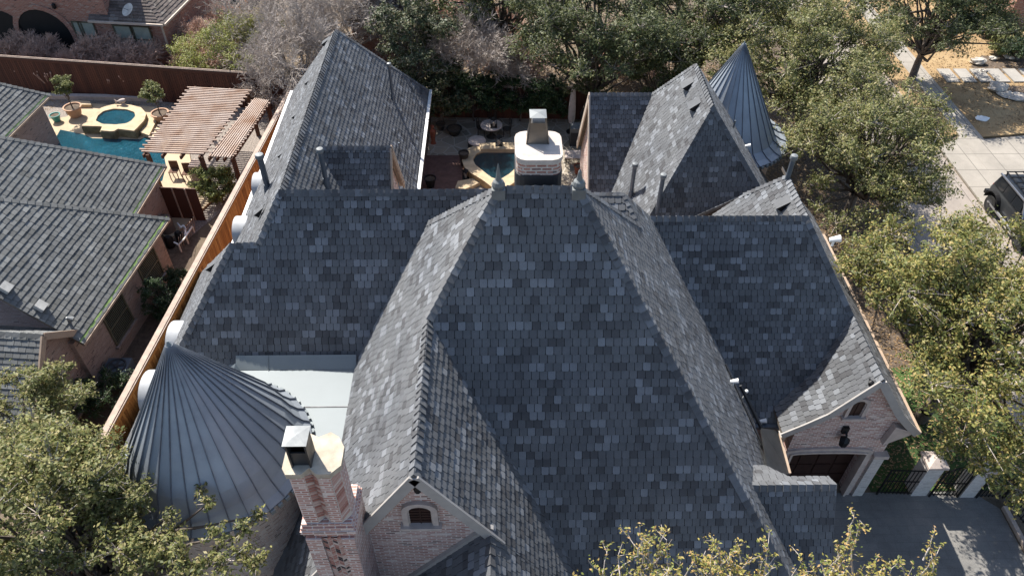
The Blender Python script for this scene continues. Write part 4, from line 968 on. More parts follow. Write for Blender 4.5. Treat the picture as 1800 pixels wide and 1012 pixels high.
mb.extr([fg+gs*gw_*.95-H_((0, 0, gw_*gT*.95+.15)), fg-H_((0, 0, .12)), fg-gs*1.5-H_((0, 0, 1.5*gT+.15))], -gd*.2, 0)
bw_ = mb.build('gable_wall', ['taupe_brick'], NB_)
mb = MB(); 
for s, L in ((1, gw_), (-1, 1.5)): mb.bar(g0+gd*.0-H_((0, 0, .08)), g0+gs*s*L-H_((0, 0, L*gT+.08)), .06, .24, 0, up=gs*s*gT+H_((0, 0, 1))); mb.bar(g0-gd*.16-H_((0, 0, .2)), g0-gd*.16+gs*s*L-H_((0, 0, L*gT+.2)), .3, .03, 0, up=gs*s*gT+H_((0, 0, 1)))
mb.build('rake_board', ['tan_trim'], bay)
fo = fg+gs*.75; wall_window(Frame((fo.x, fo.y, 1.72), gs if gs.cross(H_((0, 0, 1))).dot(gd) > 0 else -gs, gd), 1.5, .9, bw_, arch=.6)
wall_window(Frame((fo.x, fo.y, .35), gs if gs.cross(H_((0, 0, 1))).dot(gd) > 0 else -gs, gd), 1.6, 1.15, bw_, blinds=True)
mb = MB(); a_, b_ = at(-5, 628, 2.9), at(38, 700, 2.2); mb.bar(a_, b_, .14, .1); mb.build('valley_flashing', ['galvanised'], bay)

# ---------------------------------------------------------------- far left house beyond the dark fence
FH = thing('brick_house', 'red brick house with brown shingle roof and arched porch beyond the dark fence', 'house', (-22, 55, 0))
fz = 2.9
pc = at(287, 43, fz); pl_ = at(155, 36, fz); pr_ = at(330, 0, fz)
dx_ = (pc-pl_).normalized(); dy_ = H_((-dx_.y, dx_.x, 0))
e_ = lambda a, b, z=0: pc+dx_*a+dy_*b+H_((0, 0, z))
wl_len = (pc-pl_).length
fr_roof = roof_part(FH, [[e_(0, 0), e_(-3.4, 3.4, 2.9), e_(-wl_len, 3.4, 2.9), e_(-wl_len, 0)], [e_(0, 0), e_(0, 14), e_(-3.4, 11, 2.9), e_(-3.4, 3.4, 2.9)], [e_(-wl_len, 3.4, 2.9), e_(-3.4, 3.4, 2.9), e_(-3.4, 11, 2.9), e_(-wl_len, 11, 2.9)]], 'hip_roof', 'brown_shingle', seed=120, tabw=.3, exp=.2, thick=.03, cham=0, gap=.008)
ridge_caps(fr_roof, e_(0, 0), e_(-3.4, 3.4, 2.9), H_((dx_.x*.85, dx_.y*.85, 1)), H_((-dy_.x*.85, -dy_.y*.85, 1)), mat='brown_shingle', step=.3)
mb = MB(); mb.bar(e_(0, -.05, -.05), e_(-wl_len, -.05, -.05), .12, .12); mb.bar(e_(.05, 0, -.05), e_(.05, 14, -.05), .12, .12); mb.build('gutter', ['cream_trim'], fr_roof)
mb = MB(); q = [e_(-.4, .4), e_(-.4, 14), e_(-16, 14), e_(-16, .4)]; mb.prism([(p.x, p.y) for p in q], 0, fz-.1)
q = [e_(-wl_len+1.2, .3), e_(-wl_len+1.2, 12), e_(-24, 12), e_(-24, .3)]; mb.prism([(p.x, p.y) for p in q], 0, 7.5); fw_ = mb.build('wall', ['red_brick'], FH)
mb = MB(); mb.bar(e_(-.36, .34, -2.9), e_(-.36, .34, -.1), .09, .09); mb.build('downspout', ['cream_trim'], FH)
def ffr(u, v, z): base = e_(0, .28); n_ = -dy_; p = aP(u, v, base, n_); return Frame((p.x, p.y, z), dx_, n_)
wall_window(ffr(258, 80, .9), 1.0, 1.6, fw_, 'blind_glass'); wall_window(ffr(225, 78, .9), 1.0, 1.6, fw_, 'blind_glass')
wall_window(ffr(152, 45, .9), .9, 1.7, fw_, 'blind_glass'); wall_window(ffr(135, 42, .9), .5, 1.7, fw_, 'blind_glass')
f_ = ffr(82, 60, .0); mb = MB(); panel(mb, f_, 3.4, 3.3, 1.6, .02); ar = mb.build('porch_arch', ['black'], fw_); mb = MB(); arch_ring(mb, f_, 3.4, 3.3, 1.6, .3, 0, .06); mb.build('arch_trim', ['red_brick'], ar)
f_ = ffr(5, 40, .0); mb = MB(); panel(mb, f_, 2.4, 3.1, 1.2, .02); mb.build('porch_arch', ['black'], fw_)
mb = MB(); q0 = ffr(94, 5, 3.6); mb.rev(q0.p(0, 0, .1), [(.02, -.2), (.12, -.1), (.12, .1), (.02, .2)], 8); mb.build('wall_lantern', ['black_iron'], fw_)
mb = MB(); f_ = Frame(e_(-.38, 3.4, -2.0), (-dy_), dx_); mb.obox(f_.o, -f_.r*.35, f_.out*.12, H_((0, 0, .6))); mb.build('electric_meter', ['galvanised'], fw_)
sd_ = thing('satellite_dish', 'grey oval satellite dish on the brown shingle roof of the far house', 'satellite dish', aP(236, 40, e_(0, 0), (-dy_*.85+H_((0, 0, 1)))))
c = sd_.location.copy(); mb = MB(); mb.tube(c, c+H_((0, 0, .55)), .03); mb.build('mast', ['galvanised'], sd_)
mb = MB(); q = c+H_((-.12, .05, .75)); aa = H_((-.25, -.62, .74)).normalized(); x_ = aa.orthogonal().normalized(); y_ = aa.cross(x_); rim = [q+(x_*math.cos(t)+y_*math.sin(t)*.8)*.42+aa*.08 for t in [2*math.pi*i/24 for i in range(24)]]
for i in range(24): mb.face([q, rim[i], rim[(i+1) % 24]]); mb.face([q-aa*.03, rim[(i+1) % 24], rim[i]])
mb.build('dish', ['vent_grey'], sd_); mb = MB(); mb.bar(q, q+aa*.5-H_((0, 0, .1)), .03, .03); mb.build('feed_arm', ['galvanised'], sd_)
sheet('path', [at(100, 108, 0)[:2], at(145, 70, 0)[:2], at(190, 85, 0)[:2], at(160, 112, 0)[:2]], .004, 'path_concrete')

# ---------------------------------------------------------------- other houses at the top edge
TH = thing('brick_house', 'dark shingle roofed house half hidden by bare trees at the top', 'house', (-5, 66, 0))
r0, r1, r2, r3 = at(700, -5, 6.5), at(782, -5, 6.5), at(782, 27, 3.8), at(700, 20, 3.8)
tr = roof_part(TH, [[H_((r0.x-2, r0.y+3, 7)), H_((r2.x-1.5, r0.y+3, 7)), H_((r2.x, r2.y, 3.2)), H_((r0.x-4, r2.y, 3.2))]], 'hip_roof', 'grey_shingle', seed=131, tabw=.4, exp=.3, thick=.05, cham=0)
mb = MB(); mb.box((r0.x-3.6, r2.y+.5, 0), (r2.x-.5, r0.y+8, 3.1)); mb.build('wall', ['red_brick'], TH)
CH = thing('brick_house', 'brick house corner with tall window at the top right of the street', 'house', (44, 55, 0))
b0 = at(1752, 45, 0); mb = MB(); mb.box((b0.x+.6, b0.y, 0), (b0.x+12, b0.y+9, 6)); cw2 = mb.build('wall', ['red_brick'], CH)
mb = MB(); mb.box((b0.x+2.2, b0.y-.15, .3), (b0.x+12, b0.y-.002, .9)); mb.build('stone_base', ['cast_stone'], CH)
f_ = Frame((b0.x+2.9, b0.y, 1.1), (1, 0, 0), (0, -1, 0)); wall_window(f_, 1.2, 1.9, cw2, 'dark_glass', 'cream_trim')
mb = MB(); shingles(mb, [(b0.x, b0.y-.6, 6), (b0.x+13, b0.y-.6, 6), (b0.x+10, b0.y+4, 9.5), (b0.x+4, b0.y+4, 9.5)], tabw=.4, exp=.3, thick=.04, cham=0); mb.build('hip_roof', ['brown_shingle', 'shingle_base', 'under_roof'], CH)

# ---------------------------------------------------------------- courtyard gate pillars and iron gates
def pillar(u, v, w_, h, label):
    c = at(u, v, 0); root = thing('gate_pillar', label, 'pillar', (c.x, c.y+w_/2, 0), 'white brick gate pillars'); x, y = root.location.x, root.location.y
    mb = MB(); mb.box((x-w_/2, y-w_/2, 0), (x+w_/2, y+w_/2, h)); mb.build('shaft', ['white_brick'], root)
    mb = MB(); k_ = w_/2+.07; mb.box((x-k_, y-k_, h), (x+k_, y+k_, h+.1)); q = [(x-k_, y-k_, h+.102), (x+k_, y-k_, h+.102), (x+k_, y+k_, h+.102), (x-k_, y+k_, h+.102)]
    for i in range(4): mb.face([q[i], q[(i+1) % 4], (x, y, h+.28)])
    mb.build('capstone', ['cast_stone'], root); return root
pillar(1614, 871, .55, 1.7, 'white brick pillar between the dark gate and the arched gate, nearest the garage'); pillar(1699, 874, .5, 1.55, 'white brick pillar right of the arched iron gate, half under the tree')
def iron_panel(name, label, a, b, h, arch=0, group=None, cat='gate', n=None, r=.011):
    a = H_((a[0], a[1], 0)); b = H_((b[0], b[1], 0)); root = thing(name, label, cat, a, group); L = (b-a).length; d = (b-a)/L; n = n or int(L/.12); mb = MB()
    hh = lambda t: h+arch*(math.sin(math.pi*t)) 
    for i in range(n+1): t = i/n; p = a+d*L*t; mb.bar(p+H_((0, 0, .06)), p+H_((0, 0, hh(t)+.04)), .022, .022)
    for z_ in (.15, .85): mb.bar(a+H_((0, 0, z_)), b+H_((0, 0, z_)), .03, .035)
    for i in range(10): t0, t1 = i/10, (i+1)/10; mb.bar(a+d*L*t0+H_((0, 0, hh(t0))), a+d*L*t1+H_((0, 0, hh(t1))), .035, .04)
    for e in (a, b): mb.bar(e, e+H_((0, 0, h+.02)), .05, .05)
    mb.build('bars', ['black_iron'], root); return root
g1_, g2_ = at(1541, 868, 0), at(1601, 870, 0); iron_panel('iron_gate', 'dark square iron gate beside the garage pier', g1_, g2_, 1.5)
g3_, g4_ = at(1633, 872, 0), at(1682, 873, 0); iron_panel('iron_gate', 'arched top iron gate between two white pillars', g3_, g4_, 1.45, .35)
h1_, h2_ = at(1716, 874, 0), at(1762, 874, 0); iron_panel('iron_fence', 'short black iron fence right of the last white pillar', h1_, h2_, 1.2, cat='fence')
h3_, h4_ = at(1764, 874, 0), at(1850, 1000, 0); iron_panel('iron_fence', 'long black iron fence along the right side of the driveway', h3_, h4_, 1.2, cat='fence')
mb = MB(); mb.box((17.15, 3, 0), (17.3, 13.2, .16)); setp(mb.build('kerb', ['kerb_concrete']), kind='structure')

concrete_mat('path_slab', (.3, .28, .25))
# ---------------------------------------------------------------- front garden across the street: slabs, rocks
for i in range(9):
    u = 1665+i*29; c = at(u, 136, 0); hw = .44
    mb = MB(); mb.extr([H_((c.x-.42, c.y-.85, .1)), H_((c.x+.4, c.y-.85, .1)), H_((c.x+.42, c.y+.8, .1)), H_((c.x-.4, c.y+.8, .1))], (0, 0, .07))
    nth = ('first', 'second', 'third', 'fourth', 'fifth', 'sixth', 'seventh', 'eighth', 'ninth')[i]
    o = mb.build('stepping_slab', ['path_slab'], None, loc=(c.x, c.y, .1)); setp(o, f'{nth} grey slab from the sidewalk in the walkway across the lawn', 'paving slab', 'slabs of the walkway')
# ---------------------------------------------------------------- pool garden behind the left house
def px_poly(pts, z): return [(p.x, p.y) for p in (at(u, v, z) for u, v in pts)]
pool = px_poly([(100, 238), (112, 232), (148, 238), (160, 243), (248, 245), (272, 238), (320, 262), (330, 330), (240, 330), (100, 262)], 0)
deck = px_poly([(40, 240), (60, 215), (118, 205), (132, 186), (160, 182), (245, 186), (300, 190), (330, 250), (345, 340), (372, 352), (300, 420), (40, 300)], .1)
sheet('pool_bed', px_poly([(0, 238), (0, 165), (60, 165), (200, 165), (480, 172), (492, 190), (440, 330), (330, 420), (20, 300)], 0), .002, 'gravel_mat')
mb = MB(); mb.prism(deck, 0, .1); setp(mb.build('pool_deck', ['deck_concrete']), kind='structure')
pz = .108; wtr = px_poly([(98, 242), (106, 228), (146, 236), (162, 243), (246, 245), (268, 236), (283, 248), (292, 292), (285, 318), (200, 330), (98, 268)], pz)
mb = MB(); mb.face([(x, y, pz) for x, y in wtr]); setp(mb.build('water', ['pool_water']), kind='structure')
simple('spa_wall_stone', (.2, .17, .10), .8, var=.5, scale=2.5, bump=.3); simple('tan_tank', (.15, .12, .1), .5); simple('tan_stone_dark', (.36, .25, .14), .85, var=.3, bump=.3)
spa = thing('stone_spa', 'raised tan stone spa with arched coping overlooking the blue pool', 'spa', at(205, 215, 0))
sh = .62
def arc_pts(cu, cv, pts, z): return px_poly(pts, z)
outer = [(144, 222), (145, 216), (160, 206), (180, 190), (200, 184), (225, 184), (247, 188), (257, 198), (256, 210), (243, 230), (240, 226), (205, 225), (206, 229), (176, 229), (181, 223)]
outer = [(142, 221), (163, 205), (178, 189), (200, 183), (228, 184), (248, 189), (257, 199), (254, 211), (236, 230), (204, 226), (200, 231), (174, 229), (180, 222)]
inner = [(168, 212), (172, 203), (182, 195), (200, 191), (222, 192), (236, 197), (238, 204), (231, 212), (222, 217), (203, 219), (180, 218)]
O_p = px_poly(outer, sh); I_p = px_poly(inner, sh)
mb = MB(); mb.prism(O_p, 0, sh-.09, 0, 0); mb.build('spa_wall', ['spa_wall_stone'], spa)
def ring_between(mb, O, I, z0, z1, mat=0):
    """coping between two outlines; each outer point joins the nearest inner direction"""
    cx = sum(p[0] for p in I)/len(I); cy = sum(p[1] for p in I)/len(I); N = 48
    def hit(P, a):
        best = .01; dx, dy = math.cos(a), math.sin(a)
        for i in range(len(P)):
            x1, y1 = P[i][0]-cx, P[i][1]-cy; x2, y2 = P[(i+1) % len(P)][0]-cx, P[(i+1) % len(P)][1]-cy
            den = dx*(y2-y1)-dy*(x2-x1)
            if abs(den) < 1e-9: continue
            t = (x1*(y2-y1)-y1*(x2-x1))/den; s = (x1*dy-y1*dx)/den
            if t > 0 and -1e-6 <= s <= 1+1e-6: best = max(best, t)
        return (cx+dx*best, cy+dy*best)
    A = [hit(O, 2*math.pi*i/N) for i in range(N)]; B = [hit(I, 2*math.pi*i/N) for i in range(N)]
    for i in range(N):
        j = (i+1) % N
        mb.face([(*A[i], z1), (*A[j], z1), (*B[j], z1), (*B[i], z1)], mat); mb.face([(*A[i], z0), (*A[j], z0), (*A[j], z1), (*A[i], z1)], mat); mb.face([(*B[j], z0), (*B[i], z0), (*B[i], z1), (*B[j], z1)], mat)
mb = MB(); ring_between(mb, O_p, I_p, sh-.09, sh); mb.build('coping', ['tan_stone'], spa)
mb = MB(); mb.face([(x, y, sh-.085) for x, y in I_p]); mb.build('spa_water', ['pool_water'], spa)
mb = MB(); mb.prism(px_poly([(246, 232), (262, 206), (275, 212), (262, 238)], .35), 0.1, .35); mb.prism(px_poly([(262, 238), (275, 212), (288, 216), (276, 243)], .2), .1, .2); mb.build('step', ['tan_stone'], spa)
def fish(u, v, z):
    c = at(u, v, z); r = thing('stone_fish', 'pale stone fish ornament at the back of the spa coping', 'statue', c); mb = MB()
    mb.rev(c, [(.12, 0), (.1, .06), (.05, .1)], 10); mb.build('base', ['cast_stone'], r); mb = MB()
    P = [(-.28, .03, .2), (-.1, .11, .22), (.08, .13, .24), (.2, .08, .28)]; 
    secs = [[c+H_((x, w_*math.cos(t), z_+w_*1.1*math.sin(t))) for t in [2*math.pi*i/10 for i in range(10)]] for x, w_, z_ in P]
    for a, b in zip(secs, secs[1:]):
        for i in range(10): mb.face([a[i], a[(i+1) % 10], b[(i+1) % 10], b[i]])
    mb.face(secs[0][::-1]); mb.face(secs[-1]); mb.extr([c+H_((-.26, -.02, .2)), c+H_((-.42, -.02, .34)), c+H_((-.4, -.02, .08))], (0, .04, 0)); mb.build('body', ['cast_stone'], r, True)
fish(217, 184, sh)
def pot(u, v, z, r, h, mat, label, soil=True, rim=True, name='planter', group=None):
    c = at(u, v, z); t = thing(name, label, 'pot', c, group); mb = MB(); mb.rev(c, [(r*.6, 0), (r*.75, h*.35), (r*.95, h*.92), (r*1.06, h*.93), (r*1.06, h), (r*.9, h), (r*.85, h*.86)], 20, 0, False)
    mb.rev(c, [(r*.6, 0), (.001, .001)], 20, 0, False); mb.build('body', [mat], t, True)
    if soil: mb = MB(); mb.rev(c, [(r*.88, h*.88), (.001, h*.9)], 16, 0, False); mb.build('soil', ['soil'], t)
    return c
p1 = pot(134, 204, .1, .48, .62, 'terracotta', 'large tan clay pot holding a leafy tree left of the spa'); p2_ = pot(286, 214, .1, .48, .6, 'terracotta', 'large tan clay pot holding a leafy tree beside the pergola')
pot(101, 213, .1, .28, .42, 'teal_glaze', 'round teal glazed pot right of the brick column'); pot(60, 214, .1, .28, .42, 'teal_glaze', 'round teal glazed pot left of the brick column')
mb = MB(); c = at(85, 240, 0); col_ = thing('brick_column', 'brown brick porch column between the teal pots', 'column', c); mb.box((c.x-.28, c.y-.28, 0), (c.x+.28, c.y+.28, 2.7)); o = mb.build('shaft', ['taupe_brick'], col_)
# low raised bed wall
for i, pp in enumerate(([(112, 190), (126, 176), (158, 178), (160, 184), (128, 184), (118, 196)],)):
    mb = MB(); mb.prism(px_poly(pp, .3), 0, .3); setp(mb.build('bed_wall', ['tan_stone']), 'low tan stone bed wall behind the big clay pot', 'garden wall')
bwz = px_poly([(60, 163), (480, 172), (480, 177), (60, 168)], .25); mb = MB(); mb.prism(bwz, 0, .25); setp(mb.build('bed_wall', ['cast_stone']), 'long low stone edging along the foot of the dark fence', 'garden wall')
# ---- pergola
PG = thing('pergola', 'weathered wooden slat pergola beside the pool with a lower slatted side bay', 'pergola', at(330, 300, 0))
PZ = 2.75
def slat_roof(cs, z, n, over, w_, h_, name, cross=0, mat='pergola_wood'):
    A, B, C_, D__ = [at(u, v, z) for u, v in cs]    # A back-left B back-right C front-right D front-left
    mb = MB()
    for i in range(n):
        t = (i+.5)/n; a = A.lerp(D__, t); b = B.lerp(C_, t); d = (b-a).normalized(); e = (over*.4 if i % 2 else over)
        mb.bar(a-d*e, b+d*(over*.5 if i % 2 else over), w_, h_, 0)
    mb.build(name, [mat], PG)
    mb = MB(); m_ = 4
    for i in range(m_):
        t = (i+.03)/(m_-.94) if m_ > 1 else 0; t = min(1, t); a = A.lerp(B, t)-H_((0, 0, h_/2+.09)); b = D__.lerp(C_, t)-H_((0, 0, h_/2+.09)); d = (b-a).normalized(); mb.bar(a-d*.15, b+d*.15, .08, .18, 0)
    mb.build('beam', ['beam_wood'], PG)
    if cross:
        mb = MB()
        for i in range(cross): t = (i+.5)/cross; a = A.lerp(B, t)+H_((0, 0, h_/2+.02)); b = D__.lerp(C_, t)+H_((0, 0, h_/2+.02)); d = (b-a).normalized(); mb.bar(a-d*.12, b+d*.12, .05, .04, 0)
        mb.build('cross_slats', [mat], PG)
    return A, B, C_, D__
q = slat_roof([(340, 153), (434, 158), (352, 272), (252, 268)], PZ, 36, .3, .06, .07, 'slats')
q2 = slat_roof([(446, 176), (472, 180), (408, 276), (368, 274)], PZ-.25, 30, .12, .06, .05, 'slats', 9)
mb = MB(); c = at(355, 318, 0); mb.box((c.x-.32, c.y-.32, 0), (c.x+.32, c.y+.32, 1.1)); mb.build('stone_pier', ['taupe_brick'], PG)
for (u, v, z_) in ((352, 272, PZ), (434, 160, PZ), (258, 268, PZ), (340, 155, PZ), (408, 274, PZ-.25), (470, 182, PZ-.25)):
    p = at(u, v, z_); mb = MB(); mb.box((p.x-.09, p.y-.09, 0), (p.x+.09, p.y+.09, z_-.1)); mb.build('post', ['beam_wood'], PG)
# ---- loungers / garden bench glimpsed beside the pergola
def metal_seat(u, v, label):
    c = at(u, v, .1); t = thing('garden_chair', label, 'chair', c, 'small chairs by the pool'); mb = MB(); mb.box((c.x-.22, c.y-.2, .52), (c.x+.22, c.y+.2, .56)); mb.build('seat', ['beam_wood'], t)
    mb = MB(); mb.box((c.x-.22, c.y+.18, .56), (c.x+.22, c.y+.22, 1.0)); mb.build('backrest', ['beam_wood'], t)
    for sx in (-.2, .2):
        for sy in (-.18, .18): mb = MB(); mb.bar((c.x+sx, c.y+sy, .1), (c.x+sx, c.y+sy, .53), .035, .035); mb.build('leg', ['beam_wood'], t)
metal_seat(310, 312, 'small brown chair on the tan deck, left of its twin'); metal_seat(333, 316, 'small brown chair on the tan deck nearest the stone pier')
# ---- pool equipment, heater tank, picket pile, AC unit
EQ = thing('pool_equipment', 'white pool plumbing and filter tanks in the side yard by the brick wall', 'pool pump', at(320, 425, 0)); c = EQ.location
T0 = at(298, 408, 0); mb = MB(); mb.rev((T0.x, T0.y, 0), [(.32, 0), (.32, .75), (.28, .9), (.1, 1.0), (.01, 1.02)], 18); mb.build('filter_tank', ['tan_tank'], EQ, True)
for (u, v, r_) in ((301, 433, .2), (318, 424, .17)): T0 = at(u, v, 0); mb = MB(); mb.rev((T0.x, T0.y, 0), [(r_, 0), (r_, .5), (r_*.6, .6), (.01, .62)], 12); mb.build('pump', ['black'], EQ, True)
mb = MB(); rr = random.Random(3)
pts = [(312, 392), (318, 400), (322, 396), (327, 402), (325, 412), (333, 406), (338, 398), (322, 422), (314, 430), (306, 426)]
P_ = [at(u, v, rr.uniform(.35, .7)) for u, v in pts]
for a, b in zip(P_, P_[1:]): mb.tube(a, b, .04, n=8)
for p in P_[::2]: mb.tube(p, (p.x, p.y, 0), .04, n=8)
mb.build('pipework', ['white_paint'], EQ, True)
PK = thing('picket_stack', 'row of short tan pickets leaning by the pool equipment', 'pickets', at(325, 445, 0)); mb = MB()
for i in range(9): a = at(317+i*3.2, 440-i*4.5, .0); mb.bar(a, a+H_((.12, .05, .75)), .07, .03)
mb.build('pickets', ['fence_cap'], PK)
ac = thing('air_conditioner', 'grey air conditioner unit with round fan beside the lower fence', 'air conditioner', at(218, 668, 0)); c = ac.location
mb = MB(); mb.box((c.x-.45, c.y-.42, 0), (c.x+.45, c.y+.42, .85)); mb.build('cabinet', ['pipe_metal'], ac)
mb = MB(); mb.rev((c.x, c.y, .852), [(.36, 0), (.38, .04), (.33, .04), (.3, .0)], 24, 0, False); mb.rev((c.x, c.y, .86), [(.1, 0), (.1, .05), (.01, .06)], 12)
for i in range(5): a = 2*math.pi*i/5; mb.face([H_((c.x, c.y, .87)), H_((c.x+.3*math.cos(a), c.y+.3*math.sin(a), .87)), H_((c.x+.3*math.cos(a+.6), c.y+.3*math.sin(a+.6), .89))])
mb.build('fan', ['dark_metal'], ac)
# brick step wall by the gate in the side yard
sheet('side_yard', px_poly([(280, 385), (352, 390), (330, 520), (200, 760), (80, 720), (200, 560)], 0), .001, 'soil')
SG = thing('side_gate', 'dark wooden gate with pale battens across the side yard', 'gate', at(345, 385, 0)); a, b = at(300, 385, 0), at(362, 388, 0); mb = MB(); mb.obox(a, b-a, (0, .05, 0), (0, 0, 1.9)); mb.build('board_panel', ['dark_fence'], SG)
mb = MB(); 
for t in (.35, .7): p = a.lerp(b, t); mb.obox(p+H_((0, -.05, 0)), (.06, 0, 0), (0, .04, 0), (0, 0, 1.9))
mb.build('batten', ['fence_cap'], SG)

# ---------------------------------------------------------------- patio between the wings
SP = thing('plunge_spa', 'dark curved spa with tan stone coping behind the main chimney', 'spa', at(872, 290, 0))
zz = .5
o_ = [(813, 280), (822, 262), (850, 252), (905, 252), (925, 262), (925, 300), (905, 318), (885, 332), (868, 330), (850, 316), (830, 304), (818, 294)]
i_ = [(831, 280), (838, 269), (860, 262), (900, 262), (912, 270), (910, 292), (896, 305), (878, 316), (864, 312), (846, 298), (836, 290)]
Oo, Ii = px_poly(o_, zz), px_poly(i_, zz)
mb = MB(); ring_between(mb, Oo, Ii, 0, zz-.07); mb.build('spa_wall', ['tan_stone_dark'], SP); mb = MB(); ring_between(mb, [((x-at(870, 288, zz).x)*1.03+at(870, 288, zz).x, (y-at(870, 288, zz).y)*1.03+at(870, 288, zz).y) for x, y in Oo], Ii, zz-.068, zz); mb.build('coping', ['tan_stone'], SP)
mb = MB(); mb.face([(x, y, zz-.12) for x, y in Ii]); mb.build('spa_water', ['dark_water'], SP)
mb = MB(); mb.prism(px_poly([(842, 252), (905, 250), (905, 262), (845, 262)], .62), 0, .62); mb.build('raised_ledge', ['tan_stone'], SP)
mb = MB(); mb.prism(px_poly([(805, 318), (840, 312), (850, 318), (818, 332), (800, 330)], .2), 0, .2); setp(mb.build('stone_step', ['tan_stone'], None), 'low tan stone step in front of the patio spa', 'step')
tb = thing('patio_table', 'round pale stone patio table with a lantern on it near the hedge', 'table', at(864, 240, 0)); c = tb.location
mb = MB(); mb.rev((c.x, c.y, 0), [(.3, 0), (.1, .1), (.08, .65), (.3, .7)], 12); mb.build('pedestal', ['dark_wicker'], tb, True); mb = MB(); mb.rev((c.x, c.y, .7), [(.6, 0), (.62, .03), (.6, .06)], 28); mb.build('tabletop', ['cast_stone'], tb)
def lantern(u, v, z, h, label):
    c = at(u, v, z); t = thing('lantern', label, 'lantern', c, 'black lanterns on the patio'); w_ = h*.26; mb = MB()
    for sx in (-1, 1):
        for sy in (-1, 1): mb.bar((c.x+sx*w_, c.y+sy*w_, z), (c.x+sx*w_, c.y+sy*w_, z+h*.75), .03, .03)
    mb.box((c.x-w_*1.2, c.y-w_*1.2, z), (c.x+w_*1.2, c.y+w_*1.2, z+.03)); mb.rev((c.x, c.y, z+h*.75), [(w_*1.5, 0), (w_*.4, h*.2), (.01, h*.25)], 4); mb.build('frame', ['black_iron'], t)
    mb = MB(); mb.tube((c.x, c.y, z+.03), (c.x, c.y, z+h*.4), w_*.4); mb.build('candle', ['cream_trim'], t)
lantern(868, 222, .78, .6, 'black lantern standing on the round patio table'); lantern(877, 254, .62, .62, 'tall black lantern on the tan ledge of the patio spa'); lantern(819, 313, 0, .6, 'black lantern on the dark terrace beside the spa steps')
def chair(u, v, rot, label):
    c = at(u, v, 0); t = thing('patio_chair', label, 'chair', c, 'dark metal patio chairs'); t.rotation_euler.z = rot; M_ = Matrix.Rotation(rot, 4, 'Z')
    def P(x, y, z): return (c.x+x, c.y+y, z)
    mb = MB(); mb.rev(P(0, 0, .42), [(.25, 0), (.25, .04)], 14); mb.build('seat', ['dark_wicker'], t)
    mb = MB()
    for i in range(6): a = rad(-60+24*i); mb.bar(P(.26*math.sin(a), .24*math.cos(a), .44), P(.29*math.sin(a), .28*math.cos(a), .92), .025, .025)
    for i in range(5): a, b = rad(-60+24*i), rad(-36+24*i); mb.bar(P(.29*math.sin(a), .28*math.cos(a), .92), P(.29*math.sin(b), .28*math.cos(b), .92), .03, .03)
    mb.build('backrest', ['dark_wicker'], t)
    for sx, sy in ((-1, -1), (1, -1), (1, 1), (-1, 1)): mb = MB(); mb.bar(P(sx*.18, sy*.18, 0), P(sx*.17, sy*.17, .42), .03, .03); mb.build('leg', ['dark_wicker'], t)
chair(846, 236, 1.6, 'dark metal chair left of the round patio table'); chair(891, 238, -1.6, 'dark metal chair right of the round patio table'); chair(866, 222, 0, 'dark metal chair behind the round patio table')
fp = thing('fire_pit', 'round dark fire pit with a pale cover beside the spa', 'fire pit', at(839, 262, 0)); c = fp.location; mb = MB(); mb.rev((c.x, c.y, 0), [(.5, 0), (.52, .5), (.48, .52)], 24); mb.build('bowl', ['dark_wicker'], fp, True); mb = MB(); mb.rev((c.x, c.y, .52), [(.5, 0), (.47, .05), (.15, .13), (.01, .16)], 24); mb.build('cover', ['cast_stone'], fp, True)
pot(816, 290, 0, .27, .8, 'dark_wicker', 'tall dark urn left of the patio spa', True); pot(799, 236, 0, .42, .4, 'dark_wicker', 'wide dark bowl planter on the patio by the rear wall'); pot(775, 228, 0, .26, .4, 'dark_wicker', 'small dark pot at the far left of the patio')
pot(757, 328, 0, .3, .55, 'black', 'black round bin against the rear wing wall'); pot(952+64, 305, 0, .25, .5, 'rust_metal', 'rusty red pot right of the main chimney')
um = thing('parasol', 'closed off white patio umbrella standing before the dark hedge', 'parasol', at(1003, 232, 0)); c = um.location
mb = MB(); mb.rev((c.x, c.y, 0), [(.25, 0), (.25, .06), (.05, .08)], 14); mb.build('base', ['black_iron'], um); mb = MB(); mb.tube((c.x, c.y, 0), (c.x, c.y, 2.9), .03); mb.build('pole', ['dark_metal'], um)
mb = MB(); n = 20
prof = [(.03, .55), (.15, .62), (.2, .9), (.19, 1.5), (.16, 2.1), (.12, 2.6), (.03, 2.85)]
mb.rev((c.x, c.y, 0), prof, n); o = mb.build('canopy', ['cover_fabric'], um, True)
for i, vtx in enumerate(o.data.vertices):
    a = math.atan2(vtx.co.y, vtx.co.x); k_ = 1+.1*math.sin(a*7); vtx.co.x *= k_; vtx.co.y *= k_
def lounge(u, v, label, w_=.9, l_=.7, z_=.45, mat='cast_stone', name='patio_table', cat='table'):
    c = at(u, v, z_); t = thing(name, label, cat, (c.x, c.y, 0)); mb = MB(); mb.box((c.x-w_/2, c.y-l_/2, z_-.05), (c.x+w_/2, c.y+l_/2, z_)); mb.build('tabletop', [mat], t)
    for sx in (-1, 1):
        for sy in (-1, 1): mb = MB(); mb.bar((c.x+sx*(w_/2-.06), c.y+sy*(l_/2-.06), 0), (c.x+sx*(w_/2-.06), c.y+sy*(l_/2-.06), z_-.05), .05, .05); mb.build('leg', ['dark_wicker'], t)
lounge(1012, 271, 'rectangular pale grey table against the right wing wall', 1.15, .75, .6)
